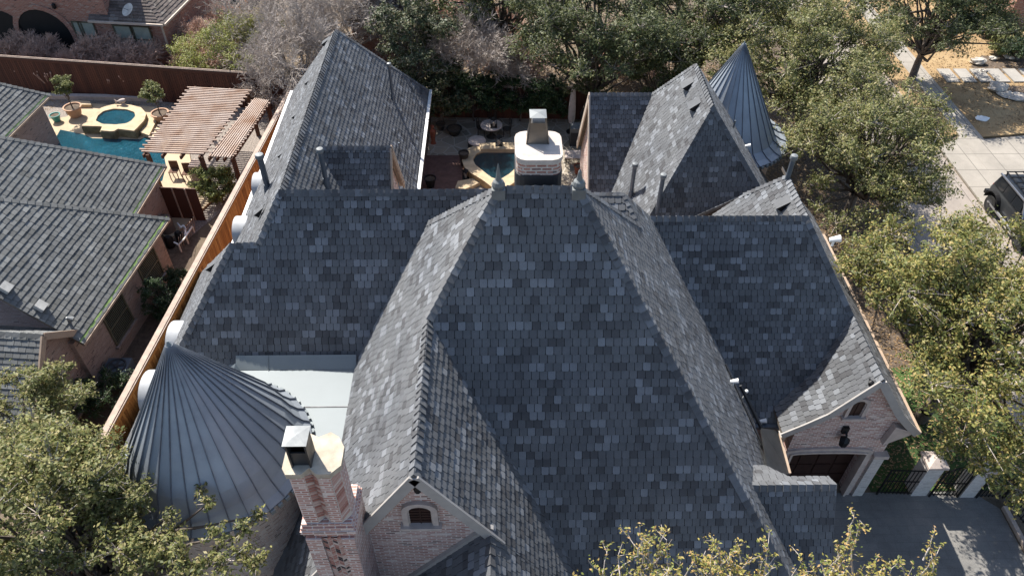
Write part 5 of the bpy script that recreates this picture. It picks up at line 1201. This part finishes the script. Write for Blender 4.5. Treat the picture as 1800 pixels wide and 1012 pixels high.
gr_ = thing('grill', 'grey covered grill against the right wing wall', 'grill', at(1012, 252, 0)); c = gr_.location; mb = MB(); mb.box((c.x-.35, c.y-.3, 0), (c.x+.45, c.y+.3, .85)); mb.build('cabinet', ['dark_metal'], gr_); mb = MB(); mb.extr([(c.x-.35, c.y-.3, .86), (c.x-.35, c.y-.3, 1.1), (c.x-.35, c.y+.1, 1.25), (c.x-.35, c.y+.3, 1.1), (c.x-.35, c.y+.3, .86)], (.8, 0, 0)); mb.build('lid', ['galvanised'], gr_)
lantern(1020, 238, 0, .7, 'black lantern near the foot of the closed umbrella')
st_ = thing('garden_statue', 'rusty red garden figure on the patio by the rear wing corner', 'statue', at(762, 252, 0)); c = st_.location; mb = MB(); mb.rev((c.x, c.y, 0), [(.16, 0), (.1, .15), (.14, .5), (.18, .8), (.07, .95), (.11, 1.08), (.01, 1.2)], 12); mb.build('body', ['rust_metal'], st_, True)

# ---------------------------------------------------------------- rocks and small things in the far front garden
def rock(u, v, z, r, label, sq=.6, seed=0, mat='rock_mat', name='rock', grp=None):
    c = at(u, v, z); rr = random.Random(seed); mb = MB(); n, m_ = 9, 6; R_ = [[r*(1+rr.uniform(-.22, .22)) for _ in range(n)] for _ in range(m_+1)]
    def P(i, j): t = math.pi*i/m_; a = 2*math.pi*j/n; q = R_[i][j % n] if 0 < i < m_ else r; return (c.x+q*1.25*math.sin(t)*math.cos(a), c.y+q*math.sin(t)*math.sin(a), z-.1*r+q*sq*(1-math.cos(t))*.5+.0)
    for i in range(m_):
        for j in range(n): mb.face([P(i, j), P(i, j+1), P(i+1, j+1), P(i+1, j)])
    return setp(mb.build(name, [mat], None, loc=(c.x, c.y, z)), label, 'rock', grp)
rock(1718, 112, .1, .42, 'tall grey rock left of the mulch bed above the slabs', .9, 1); rock(1744, 105, .1, .22, 'small white rock in the mulch bed above the slabs', 1, 2); rock(1776, 103, .1, .35, 'grey rock beside the round bushes', .8, 3)
rock(1752, 158, .1, .5, 'pale boulder at the left end of the curved bed edge', .9, 4); rock(1768, 168, .1, .42, 'flat stone in the curved bed edge next to the boulder', .5, 5); rock(1788, 172, .1, .5, 'long flat stone at the right of the curved bed edge', .4, 6); rock(1727, 112+14, .1, .25, 'dark low stone below the tall grey rock', .7, 7)
rock(1727, 209, .1, .32, 'larger white stone lying alone on the dry lawn', .35, 8, 'white_paint'); 
sheet('mulch_bed', px_poly([(1705, 118), (1725, 98), (1800, 100), (1840, 128), (1800, 132), (1740, 128)], .1), .103, 'soil'); sheet('mulch_bed', px_poly([(1748, 165), (1762, 152), (1840, 150), (1840, 178), (1790, 178)], .1), .103, 'soil')

# ---------------------------------------------------------------- the black off-road car
CR = thing('parked_car', 'black off-road car with roof rack parked by the sidewalk under the tree', 'car', (0, 0, 0), None)
def car():
    L, W = 4.6, 1.9; zc = .55
    P = lambda x, y, z: (x, y, z)
    # profile along y: y=0 rear, y=L front (pointing to -Y in the world after turning)
    def loft(secs, mb, mat=0):
        for a, b in zip(secs, secs[1:]):
            for i in range(len(a)): j = (i+1) % len(a); mb.face([a[i], a[j], b[j], b[i]], mat)
        mb.face(secs[0][::-1], mat); mb.face(secs[-1], mat)
    def sec(y, hw, z0, z1, top, r=.12): return [P(-hw, y, z0), P(hw, y, z0), P(hw, y, z1-r), P(hw-r*.6, y, z1), P(-hw+r*.6, y, z1), P(-hw, y, z1-r)] if top is None else [P(-hw, y, z0), P(hw, y, z0), P(hw, y, z1), P(top, y, z1+.02), P(-top, y, z1+.02), P(-hw, y, z1)]
    mb = MB(); loft([sec(0.05, .8, .6, 1.12, None), sec(.12, .84, .5, 1.2, None), sec(2.9, .85, .48, 1.2, None), sec(3.1, .84, .48, 1.17, None), sec(4.3, .74, .52, 1.08, None), sec(4.45, .7, .56, 1.0, None)], mb); mb.build('body', ['carpaint'], CR, True)
    mb = MB(); loft([[P(-.8, .12, 1.18), P(.8, .12, 1.18), P(.72, .3, 1.84), P(-.72, .3, 1.84)], [P(-.82, 1.6, 1.18), P(.82, 1.6, 1.18), P(.74, 1.6, 1.88), P(-.74, 1.6, 1.88)], [P(-.8, 2.95, 1.18), P(.8, 2.95, 1.18), P(.7, 2.5, 1.84), P(-.7, 2.5, 1.84)]], mb); cab = mb.build('cabin', ['carpaint'], CR)
    for s in (-1, 1):
        for y0, y1 in ((.3, 1.0), (1.08, 1.8), (1.88, 2.62)):
            mb = MB(); q = [(y0, 1.24), (y1, 1.24), (min(y1, 2.5) if y1 > 2.4 else y1, 1.74), (y0, 1.74)]
            mb.face([P(s*(.825-(z-1.18)*.12+.004), y, z) for y, z in (q if s > 0 else q[::-1])]); mb.build('side_window', ['car_glass'], cab)
    mb = MB(); mb.face([P(-.7, 2.93, 1.24), P(.7, 2.93, 1.24), P(.64, 2.56, 1.78), P(-.64, 2.56, 1.78)]); mb.build('windscreen', ['car_glass'], cab)
    mb = MB(); mb.face([P(.66, .155, 1.26), P(-.66, .155, 1.26), P(-.6, .285, 1.74), P(.6, .285, 1.74)]); mb.build('rear_window', ['car_glass'], cab)
    for s in (-1, 1):
        mb = MB(); mb.bar(P(s*.78, .25, 1.86), P(s*.78, 2.5, 1.88), .06, .07); mb.bar(P(s*.78, 2.5, 1.88), P(s*.84, 3.0, 1.22), .05, .06); mb.build('side_tube', ['chrome_grey'], CR)
        mb = MB(); mb.bar(P(s*.98, .6, .46), P(s*.98, 3.3, .46), .1, .08); mb.build('step_bar', ['chrome_grey'], CR)
        mb = MB(); mb.box(P(s*.62-.1, -.0, .85), P(s*.62+.1, .08, 1.12)); mb.build('taillight', ['taillight'], CR)
        mb = MB(); mb.tube(P(s*.5, 4.44, .86), P(s*.5, 4.5, .86), .1); mb.build('headlight', ['chrome'], CR)
        for y in (.8, 3.6):
            mb = MB(); mb.tube(P(s*.72, y, .42), P(s*1.0, y, .42), .42, n=26); wl = mb.build('wheel', ['rubber'], CR); mb = MB(); mb.tube(P(s*1.0, y, .42), P(s*1.012, y, .42), .24, n=18); mb.tube(P(s*1.01, y, .42), P(s*1.03, y, .42), .07, n=10)
            mb.build('rim', ['dark_metal'], wl)
            mb = MB(); n = 12; A = [(y+.58*math.cos(math.pi*i/n), .5+.56*math.sin(math.pi*i/n)) for i in range(n+1)]
            for (ya, za), (yb2, zb2) in zip(A, A[1:]): mb.obox(P(s*.8, ya, za), (s*.26, 0, 0), (0, yb2-ya, zb2-za), (0, 0, .035))
            mb.build('wheel_arch', ['black'], CR)
    mb = MB()
    for x in (-.6, -.2, .2, .6): mb.bar(P(x, .35, 2.0), P(x, 2.2, 2.0), .05, .04)
    for y in (.35, .8, 1.25, 1.7, 2.2): mb.bar(P(-.64, y, 2.03), P(.64, y, 2.03), .05, .04)
    for x in (-.6, .6):
        for y in (.4, 2.1): mb.bar(P(x, y, 1.86), P(x, y, 2.0), .05, .05)
    mb.build('roof_rack', ['black_iron'], CR)
    mb = MB(); mb.box(P(-.9, -.12, .5), P(.9, .06, .7)); mb.build('rear_bumper', ['black'], CR)
    mb = MB(); mb.box(P(-.85, 4.42, .5), P(.85, 4.58, .7)); mb.build('front_bumper', ['black'], CR)
    mb = MB(); mb.tube(P(0, -.16, 1.0), P(0, .06, 1.0), .38, n=22); mb.build('spare_wheel', ['rubber'], CR)
    for s in (-1, 1): mb = MB(); mb.box(P(s*.95-.12, 2.75, 1.2), P(s*.95+.12, 2.83, 1.38)); mb.build('mirror', ['black'], CR)
simple('chrome_grey', (.35, .36, .38), .3, .8, var=.05)
car()
cc = at(1737, 362, .4); CR.location = (cc.x+1.0, cc.y+.8, .1); CR.rotation_euler.z = math.pi
# ---------------------------------------------------------------- vegetation
def raw_mesh(name, V, F, mats, parent=None, loc=(0, 0, 0), midx=None):
    """V (n,3), F (m,k) arrays -> one mesh object"""
    me = bpy.data.meshes.new(name); n, k_ = len(F), F.shape[1]
    me.vertices.add(len(V)); me.vertices.foreach_set('co', (V-np.array(loc)).astype(np.float32).ravel())
    me.loops.add(n*k_); me.loops.foreach_set('vertex_index', F.astype(np.int32).ravel())
    me.polygons.add(n); me.polygons.foreach_set('loop_start', np.arange(0, n*k_, k_, dtype=np.int32)); me.polygons.foreach_set('loop_total', np.full(n, k_, np.int32))
    for m_ in mats: me.materials.append(MATS[m_])
    if midx is not None: me.polygons.foreach_set('material_index', midx.astype(np.int32))
    me.update(calc_edges=True); me.validate()
    o = bpy.data.objects.new(name, me); COL.objects.link(o)
    if parent: o.parent = parent
    return o
def leaves_arrays(P, N, size, asp=.5, rng=RNG, fold=.25):
    """a folded four-sided leaf at every point, facing roughly along N"""
    n = len(P); s = size*rng.uniform(.6, 1.35, n)[:, None]
    N = N+rng.normal(0, .55, (n, 3)); N /= np.linalg.norm(N, axis=1)[:, None]+1e-9
    T = np.cross(N, rng.normal(0, 1, (n, 3))); T /= np.linalg.norm(T, axis=1)[:, None]+1e-9; B = np.cross(N, T)
    a = P-T*s; b = P+B*s*asp+N*s*fold*.5; c = P+T*s; d = P-B*s*asp+N*s*fold*.5
    V = np.stack([a, b, c, d], 1).reshape(-1, 3); F = np.arange(4*n).reshape(n, 4); return V, F
def sticks(segs, parent, name, mat, n=5):
    """tapered branches: list of (a, b, ra, rb)"""
    S = np.array([(*a, *b, r0, r1) for a, b, r0, r1 in segs], float); a, b = S[:, :3], S[:, 3:6]; d = b-a; d /= np.linalg.norm(d, axis=1)[:, None]+1e-9
    ref = np.where(np.abs(d[:, 2:3]) > .9, np.array([[1., 0, 0]]), np.array([[0, 0, 1.]])); x = np.cross(d, ref); x /= np.linalg.norm(x, axis=1)[:, None]+1e-9; y = np.cross(d, x)
    th = np.arange(n)*2*np.pi/n; c, s = np.cos(th), np.sin(th)
    A = a[:, None]+(x[:, None]*c[None, :, None]+y[:, None]*s[None, :, None])*S[:, 6][:, None, None]
    B = b[:, None]+(x[:, None]*c[None, :, None]+y[:, None]*s[None, :, None])*S[:, 7][:, None, None]
    V = np.concatenate([A, B], 1).reshape(-1, 3); m = len(S); base = np.arange(m)[:, None]*2*n; i = np.arange(n)[None]; j = (i+1) % n
    F = np.stack([base+i, base+j, base+n+j, base+n+i], 2).reshape(-1, 4); l = parent.location if parent else (0, 0, 0)
    return raw_mesh(name, V, F, [mat], parent, tuple(l))
def curve_pts(a, b, n, wob, rng):
    t = np.linspace(0, 1, n+1)[:, None]; P = a+(b-a)*t; k = rng.normal(0, wob, (n+1, 3)); k[0] = 0; k[-1] = 0; return P+np.cumsum(k, 0)*0+k
def tree(name, label, base, crown, R, nlump, nleaf, leaf, lsize, group=None, lump_r=.3, seed=1, cat='tree', trunk_r=.2, lumps=None, low=-.35, twig=True, bark='bark', asp=.5, hollow=.5, spray=0, holes=.0):
    rng = np.random.default_rng(seed); base = np.array(base, float); crown = np.array(crown, float); R = np.array(R, float)
    root = thing(name, label, cat, tuple(base), group)
    # clump centres through the outer part of the crown
    C = []
    while len(C) < nlump:
        q = rng.normal(0, 1, 3); q /= np.linalg.norm(q)
        if q[2] < low: continue
        C.append(crown+q*R*rng.uniform(hollow, 1.0)*rng.uniform(.88, 1.12))
    C = np.array(C); lr = R.mean()*lump_r*rng.uniform(.55, 1.35, nlump)
    if lumps is not None: C = np.concatenate([C, np.array([l[:3] for l in lumps])]); lr = np.concatenate([lr, np.array([l[3] for l in lumps])])
    w_ = lr**2; w_ /= w_.sum(); idx = rng.choice(len(C), nleaf, p=w_)
    q = rng.normal(0, 1, (nleaf, 3)); q /= np.linalg.norm(q, axis=1)[:, None]
    # leaves gather on small sprays within each clump
    ns = 26; sp = rng.normal(0, 1, (len(C), ns, 3)); sp /= np.linalg.norm(sp, axis=2)[:, :, None]; sp[:, :, 2] = np.abs(sp[:, :, 2])*.8+sp[:, :, 2]*.2
    sr = rng.uniform(.55, 1.15, (len(C), ns)); k_ = rng.integers(0, ns, nleaf)
    tipd = sp[idx, k_]; rad_ = lr[idx]*sr[idx, k_]
    t = rng.uniform(.25, 1, nleaf)**.6
    P = C[idx]+tipd*(rad_*t)[:, None]+q*(lr[idx]*.22*rng.uniform(.2, 1.1, nleaf))[:, None]
    N = tipd*.6+q*.5+np.array([0, 0, .55])
    V, F = leaves_arrays(P, N, lsize, asp, rng); cr = raw_mesh('crown', V, F, [leaf], root, tuple(base))
    segs = []; top = crown+np.array([0, 0, R[2]*.1]); tp = curve_pts(base, top, 6, .06*R.mean(), rng)
    for i in range(6): segs.append((tp[i], tp[i+1], trunk_r*(1-i*.12), trunk_r*(1-(i+1)*.12)))
    sticks(segs, root, 'trunk', bark, 9); segs = []; tw = []
    for c, l in zip(C, lr):
        a = tp[rng.integers(2, 6)]; P_ = curve_pts(a, c, 4, l*.16, rng); r0 = trunk_r*.38
        for i in range(4): segs.append((P_[i], P_[i+1], r0*(1-i*.2), r0*(1-(i+1)*.2)))
    for ci in range(len(C)):
        for s_ in range(0, ns, 2):
            e = C[ci]+sp[ci, s_]*lr[ci]*sr[ci, s_]; tw.append((C[ci], e, trunk_r*.06+.006, .004))
    sticks(segs, root, 'branches', bark, 6)
    if twig: sticks(tw, root, 'twigs', 'pale_twig', 3)
    return root
def g(u, v, z=0): p = at(u, v, z); return np.array([p.x, p.y, p.z])
def under(c, dx=0, dy=0): return (c[0]+dx, c[1]+dy, 0)
def T(label, u, v, z, R, nl, nleaf, leaf, ls, seed, name='oak_tree', **k_):
    c = g(u, v, z); return tree(name, label, under(c), c, R, nl, nleaf, leaf, ls, seed=seed, **k_)
def extra(pts, z, r): return [(*g(u, v, zz), rr) for (u, v, zz, rr) in pts]
# right side oaks
T('large yellow-green oak beside the garage roof at the right edge', 1722, 570, 5.2, (3.8, 5.5, 2.5), 95, 62000, 'oak_leaf_yellow', .062, 11, trunk_r=.26, lump_r=.26,
  lumps=extra([(1562, 470, 5, .9), (1605, 590, 5, .9), (1648, 700, 5, 1.0), (1690, 775, 4.6, 1.0), (1548, 420, 4.6, .7), (1730, 830, 4.2, .8), (1790, 860, 4, .9), (1665, 790, 4.2, .6), (1770, 810, 4.5, .9), (1700, 440, 5, 1.0), (1740, 450, 5.5, 1.0), (1600, 530, 5, .8), (1560, 400, 4.3, .6)], 0, 0), hollow=.45)
T('round grey-green oak between the pointed metal turret and the street', 1535, 262, 4.6, (3.7, 4.2, 2.7), 80, 46000, 'oak_leaf', .06, 12, trunk_r=.24, lump_r=.27, lumps=extra([(1600, 330, 4.2, 1.0), (1440, 330, 3.9, .8), (1650, 300, 3.6, .8), (1560, 180, 4.6, 1.0), (1640, 360, 3.6, .8), (1470, 395, 3.8, .8), (1515, 385, 3.6, .8), (1580, 385, 3.4, .8), (1440, 365, 3.4, .6)], 0, 0))
T('broad oak behind the pointed metal turret at the top right', 1420, 110, 4.8, (5.6, 4.6, 3.0), 100, 60000, 'oak_leaf', .066, 13, trunk_r=.26, lump_r=.25, lumps=extra([(1540, 110, 4.5, 1.2), (1560, 60, 4.5, 1.2), (1300, 60, 5, 1.2), (1440, 30, 5, 1.2), (1500, 150, 4, 1.0), (1420, 185, 4, .9)], 0, 0))
T('dark green oak at the top edge left of the turret', 1250, 30, 5.2, (5.0, 4.6, 3.0), 70, 36000, 'oak_leaf_dark', .075, 14, trunk_r=.25, lump_r=.27)
T('tall dense dark oak behind the patio', 1045, 62, 5.6, (4.3, 4.3, 3.6), 80, 50000, 'oak_leaf_dark', .07, 15, trunk_r=.25, lump_r=.28, lumps=extra([(975, 110, 4.5, 1.2), (1010, 150, 3, 1.2), (1120, 130, 3.2, 1.1), (1060, 170, 2.5, 1.0)], 0, 0))
T('dark oak cut off by the top edge, above the bare tree behind the patio', 880, -8, 5.4, (5.2, 4.2, 2.6), 55, 24000, 'oak_leaf_dark', .08, 16, trunk_r=.22)
T('small leafy oak just left of the right rear roof', 1168, 135, 3.0, (2.5, 2.6, 2.0), 34, 16000, 'oak_leaf_dark', .07, 17, trunk_r=.14)
T('shade oak on the lawn across the sidewalk at the top right', 1650, 22, 4.4, (4.6, 3.6, 2.4), 75, 36000, 'oak_leaf_dark', .075, 18, trunk_r=.24)
T('dark magnolia with glossy leaves behind the left rear roof', 724, 100, 4.2, (2.1, 2.2, 3.8), 60, 26000, 'magnolia_leaf', .085, 19, 'magnolia_tree', trunk_r=.16, lump_r=.3, low=-.8, asp=.42)
T('dark bushy evergreen at the foot of the magnolia', 775, 165, 1.9, (2.0, 1.9, 2.0), 34, 15000, 'magnolia_leaf', .08, 20, 'evergreen_bush', cat='bush', trunk_r=.1, low=-.6)
# bottom left and bottom edge
T('big oak filling the bottom left corner, its crown over the turret eave', 95, 935, 7.8, (2.6, 2.25, 2.1), 80, 46000, 'oak_leaf', .048, 21, trunk_r=.22, lump_r=.26,
  lumps=extra([(250, 985, 7.9, 0.68), (300, 960, 8.0, 0.50), (330, 1000, 7.7, 0.63), (400, 985, 7.7, 0.54), (450, 985, 7.5, 0.45), (430, 930, 7.7, 0.38), (385, 945, 7.9, 0.38), (365, 885, 8.1, 0.30), (352, 862, 8.2, 0.20), (455, 905, 7.7, 0.25), (230, 930, 8.1, 0.45), (60, 740, 8.0, 0.59), (120, 760, 7.9, 0.54), (165, 790, 7.9, 0.36), (30, 800, 8.2, 0.72), (175, 860, 8.0, 0.45), (300, 905, 8.1, 0.27)], 0, 0), hollow=.4)
T('leafy oak at the left edge below the left house bay', 20, 760, 4.4, (2.2, 2.4, 2.0), 34, 20000, 'oak_leaf', .05, 22, trunk_r=.14)
def tip_tree(label, spots, base_uv, seed, zt=10.5):
    """the sparse yellowing top of a tree just under the camera: long bare shoots with small leaf tufts"""
    rng = np.random.default_rng(seed); b = g(*base_uv, zt-4); root = thing('oak_tree', label, 'tree', (b[0], b[1], 0)); segs = []; LP = []; LN = []
    hub = np.array([b[0], b[1], zt-3.4]); sticks([((b[0], b[1], 0), tuple(hub), .17, .1)], root, 'trunk', 'bark', 9)
    for (u, v, n, spread, L) in spots:
        c = g(u, v, zt-1.0); P_ = curve_pts(hub, c, 5, .1, rng)
        for i in range(5): segs.append((P_[i], P_[i+1], .06*(1-i*.14), .06*(1-(i+1)*.14)))
        for _ in range(n):
            d = rng.normal(0, 1, 3)*np.array([spread, spread*.6, .35])+np.array([0, .32, .95]); d /= np.linalg.norm(d); l = L*rng.uniform(.45, 1.15); s = c+rng.normal(0, .16, 3)
            p = s.copy(); m = 7
            for i in range(m):
                q = p+d*l/m+rng.normal(0, .018, 3); segs.append((p, q, .014*(1-i/m)+.004, .014*(1-(i+1)/m)+.004))
                for _k in range(rng.integers(3, 7)): tt = rng.uniform(); LP.append(p*(1-tt)+q*tt+rng.normal(0, .032, 3)); LN.append(d)
                if rng.uniform() < .42:
                    e = q+(d*.5+rng.normal(0, .7, 3))*rng.uniform(.08, .2)*L; segs.append((q, e, .007, .003))
                    for _k in range(rng.integers(6, 12)): LP.append(e+rng.normal(0, .04, 3)); LN.append(d)
                p = q
    V, F = leaves_arrays(np.array(LP), np.array(LN)+np.array([0, 0, .3]), .036, .45, rng); raw_mesh('crown', V, F, ['tip_leaf'], root, tuple(root.location)); sticks(segs, root, 'branches', 'pale_twig', 5)
tip_tree('sparse yellow-leaved treetop in front of the main roof at the bottom edge', [(1070, 1040, 8, .5, .75), (1125, 1000, 8, .3, .95), (1180, 1040, 10, .5, .8), (1245, 1030, 9, .4, .75), (1300, 1010, 8, .4, .8), (1345, 1040, 8, .6, .8), (1030, 1055, 7, .5, .6), (1150, 1070, 13, .6, .8), (1260, 1080, 13, .6, .8)], (1190, 1200), 31)
tip_tree('sparse yellow-leaved treetop in front of the driveway at the bottom edge', [(1480, 1035, 9, .4, .85), (1497, 985, 4, .2, .9), (1430, 1050, 7, .5, .6), (1540, 1050, 8, .5, .7), (1608, 1030, 6, .3, .75), (1665, 1055, 6, .5, .6), (1500, 1070, 12, .6, .8), (1590, 1075, 10, .6, .7)], (1540, 1210), 32)
# ---- bushes
T('lime green feathery shrub beyond the dark fence', 412, 92, 1.7, (3.4, 2.6, 1.8), 60, 26000, 'lime_leaf', .05, 41, 'shrub', cat='shrub', trunk_r=.08, low=-.5, bark='pale_twig')
T('clipped olive green bush beside the pergola pier', 381, 326, 1.0, (1.0, 1.0, .9), 46, 17000, 'bush_leaf', .042, 42, 'bush', cat='bush', trunk_r=.05, low=-.8, lump_r=.4)
T('dark green cone topiary against the left house wall', 277, 528, 1.0, (.62, .62, 1.15), 50, 14000, 'hedge_leaf', .03, 43, 'topiary', cat='topiary', trunk_r=.05, low=-1, lump_r=.3, hollow=.75)
T('low dark shrub behind the cone topiary', 312, 500, .6, (.6, .7, .6), 20, 6000, 'hedge_leaf', .035, 44, 'shrub', cat='shrub', trunk_r=.04, low=-.6, lump_r=.4)
T('dark leafy shrub by the air conditioner', 180, 690, .9, (1.0, .9, .8), 26, 9000, 'hedge_leaf', .04, 45, 'shrub', cat='shrub', trunk_r=.05, low=-.6, lump_r=.4)
for i, (u, v, w_, lab) in enumerate(((832, 172, 1.5, 'leftmost rounded laurel of the patio hedge'), (872, 168, 1.4, 'second rounded laurel from the left in the patio hedge'), (915, 172, 1.5, 'third rounded laurel of the patio hedge, behind the chimney flue'), (960, 175, 1.3, 'rightmost laurel of the patio hedge, left of the umbrella'))):
    T(lab, u, v, 1.5, (w_, 1.0, 1.35), 36, 11000, 'hedge_leaf', .06, 50+i, 'laurel_bush', cat='bush', trunk_r=.06, low=-.7, lump_r=.35, group='laurels of the patio hedge')
for i, (u, v, z, r, lab) in enumerate(((1768, 62, .7, .8, 'round bright bush nearest the brick corner'), (1750, 48, .7, .7, 'round bright bush behind the others at the brick corner'), (1762, 84, .6, .8, 'round bright bush above the mulch bed'), (1792, 90, .8, 1.0, 'dark clipped ball bush at the top right edge'), (1738, 58, .5, .7, 'low leafy bush at the left of the front bed'))):
    T(lab, u, v, z, (r, r, r*.9), 26, 7000, 'hedge_leaf' if i != 2 else 'olive_leaf', .05, 60+i, 'bush', cat='bush', trunk_r=.05, low=-.6, lump_r=.4)
# ---- potted trees
def potted(label, c, z0, h, r, seed, leaf='olive_leaf'):
    base = (c.x, c.y, z0); cr = np.array((c.x, c.y, z0+h)); tree('potted_tree', label, base, cr, (r, r, r*1.1), 22, 3600, leaf, .05, seed=seed, trunk_r=.04, lump_r=.4, low=-.8)
potted('leafy small tree growing in the clay pot left of the spa', p1, .6, 1.35, .55, 71); potted('bushy small tree growing in the clay pot beside the pergola', p2_, .6, 1.3, .62, 72)
# ---- bare trees and bare shrubs: branching twig clouds
def bare(name, label, base, crown, R, seed, levels=4, n0=9, mat='pale_twig', tr=.14, cat='tree', group=None, spread=.9, tipr=.006, kids=4):
    rng = np.random.default_rng(seed); root = thing(name, label, cat, tuple(base), group); R = np.array(R); base = np.array(base, float); crown = np.array(crown, float); segs = []; hub = base+(crown-base)*.45
    if tr > .04: segs.append((base, hub, tr, tr*.75))
    fr = [(hub if tr > .04 else base, None, 1.0) for _ in range(n0)]
    L = R.mean()*.55; r = tr*.5 if tr > .04 else .018
    for lv in range(levels):
        nx = []
        for p, d, k in fr:
            for _ in range(1 if lv == 0 else kids):
                if d is None:
                    tgt = crown+rng.normal(0, .5, 3)*R; q = tgt-p; q /= np.linalg.norm(q)+1e-9; q += rng.normal(0, .25, 3)
                else: q = d+rng.normal(0, spread*.55, 3)+np.array([0, 0, .08])
                q /= np.linalg.norm(q)+1e-9; l = L*(.72**lv)*rng.uniform(.6, 1.25); m = p+q*l*.5+rng.normal(0, l*.07, 3); e = p+q*l+rng.normal(0, l*.08, 3)
                ra, rb = max(r*(.5**lv), tipr*1.4), max(r*(.5**(lv+1)), tipr)
                segs.append((p, m, ra, (ra+rb)/2)); segs.append((m, e, (ra+rb)/2, rb)); nx.append((e, q, 1)); 
                if lv and rng.uniform() < .5: nx.append((m, q, 1))
        fr = nx if len(nx) < 2600 else [nx[i] for i in rng.choice(len(nx), 2600, replace=False)]
    sticks(segs[:1], root, 'trunk', 'bark' if mat == 'pale_twig' else mat, 7); sticks(segs[1:], root, 'branches', mat, 3); return root
def BT(label, u, v, z, R, seed, **k_):
    c = g(u, v, z); return bare(k_.pop('name', 'bare_tree'), label, (c[0], c[1], 0), c, R, seed, **k_)
BT('leafless grey tree just left of the tall left rear roof', 520, 75, 4.0, (3.0, 3.0, 2.6), 81, levels=6, n0=14, tipr=.0075, kids=3)
BT('leafless grey tree at the top edge behind the left rear roof', 620, 10, 4.5, (3.6, 3.4, 2.6), 82, levels=6, n0=14, tipr=.008, kids=3)
BT('leafless grey tree right of the magnolia', 830, 85, 3.6, (2.9, 2.8, 2.6), 83, levels=6, n0=15, tipr=.008, kids=3)
BT('leafless tree at the top between the shrub and the grey trees', 480, 20, 3.6, (3.2, 3.2, 2.4), 84, levels=6, n0=12, tipr=.0075, kids=3)
BT('small leafless tree leaning over the corner of the dark fence', 470, 140, 2.2, (1.7, 1.6, 1.7), 85, levels=5, n0=12, tipr=.009, kids=3, tr=.07)
BT('leafless tree in front of the dark shingled house at the top', 700, 35, 3.0, (2.6, 2.4, 2.2), 86, levels=6, n0=10, tipr=.0075, kids=3)
for i, (u, v, lab) in enumerate(((30, 78, 'reddish bare shrub at the top left corner by the arched porch'), (62, 92, 'reddish bare shrub in front of the arched porch'), (175, 88, 'reddish bare shrub left of the far house windows'), (225, 92, 'reddish bare shrub below the far house windows'), (345, 60, 'reddish bare shrub beside the meter wall'), (395, 25, 'reddish bare shrub by the pale back fence'), (350, 95, 'tan bare shrub next to the lime shrub'), (150, 92, 'tan bare shrub beside the path of the far house'))):
    BT(lab, u, v, 1.6, (1.7, 1.6, 1.5), 90+i, levels=5, n0=20, mat='brown_twig', tr=.03, tipr=.008, kids=3, name='bare_shrub', cat='shrub', group='bare shrubs beyond the dark fence')
for i, (u, v, lab) in enumerate(((905, 92, 'pinkish bare shrub behind the hedge, left of the tall dark oak'), (868, 45, 'pinkish bare shrub at the top between the grey tree and the dark oak'), (1112, 78, 'pinkish bare shrub right of the tall dark oak'), (790, 20, 'pinkish bare shrub right of the dark shingled house'))):
    BT(lab, u, v, 1.9, (2.2, 2.0, 1.9), 110+i, levels=5, n0=20, mat='brown_twig', tr=.03, tipr=.012, kids=3, name='bare_shrub', cat='shrub', group='bare shrubs behind the patio hedge')
for i, (u, v) in enumerate(((42, 158), (94, 163), (145, 165), (195, 170), (243, 172), (300, 174))):
    c = g(u, v, 0); rng = np.random.default_rng(200+i); segs = []
    nth = ('first', 'second', 'third', 'fourth', 'fifth', 'sixth')[i]
    root = thing('bare_shrub', f'{nth} bare pruned crape myrtle from the left along the dark fence', 'shrub', tuple(c), 'pruned crape myrtles along the dark fence')
    for _ in range(13):
        d = np.array([rng.uniform(-.42, .42), rng.uniform(-.25, .15), 1.0]); e = c+d*rng.uniform(1.1, 1.5); segs.append((c+rng.normal(0, .05, 3)*[1, 1, 0], e, .02, .014)); segs.append((e, e+np.array([0, 0, .07]), .045, .03))
    sticks(segs, root, 'stems', 'brown_twig', 5)
# clumps of dry ornamental stems in the far garden and leaf litter
def litter(name, label, poly, z, n, mat, size, seed):
    rng = np.random.default_rng(seed); P = np.array(poly); lo, hi = P.min(0), P.max(0); pts = np.c_[rng.uniform(lo[0], hi[0], n), rng.uniform(lo[1], hi[1], n), np.full(n, z)+rng.uniform(.005, .03, n)]
    def ins(x, y):
        r = np.zeros(len(x), bool); j = len(P)-1
        for i in range(len(P)):
            c = ((P[i, 1] > y) != (P[j, 1] > y)) & (x < (P[j, 0]-P[i, 0])*(y-P[i, 1])/(P[j, 1]-P[i, 1]+1e-12)+P[i, 0]); r ^= c; j = i
        return r
    pts = pts[ins(pts[:, 0], pts[:, 1])]; V, F = leaves_arrays(pts, np.tile([0, 0, 1.6], (len(pts), 1)), size, .5, rng); o = raw_mesh(name, V, F, [mat]); return setp(o, label, 'ground cover', kind='stuff')
leaf_mat('dead_leaf', [(.12, .07, .035), (.24, .15, .07), (.34, .23, .12), (.2, .12, .06)], .1)
litter('leaf_litter', 'dry fallen leaves on the ground under the right hand trees', [(13, 14), (19.4, 14), (19.4, 45), (13, 45)], .0, 22000, 'dead_leaf', .05, 301)
litter('leaf_litter', 'dry leaves and scrub on the ground behind the rear fences', [(-13, 42), (14, 41), (14, 75), (-13, 75)], -.02, 26000, 'dead_leaf', .08, 302)
litter('leaf_litter', 'dry leaves on the planting bed behind the pool', px_poly([(0, 165), (480, 172), (470, 185), (300, 190), (120, 180), (60, 205), (0, 200)], 0), .0, 5000, 'dead_leaf', .04, 303)
litter('leaf_litter', 'brown leaves scattered over the far front lawn', [(27.4, 37), (38, 38.5), (38, 66), (27.4, 66)], .09, 9000, 'dead_leaf', .06, 304)
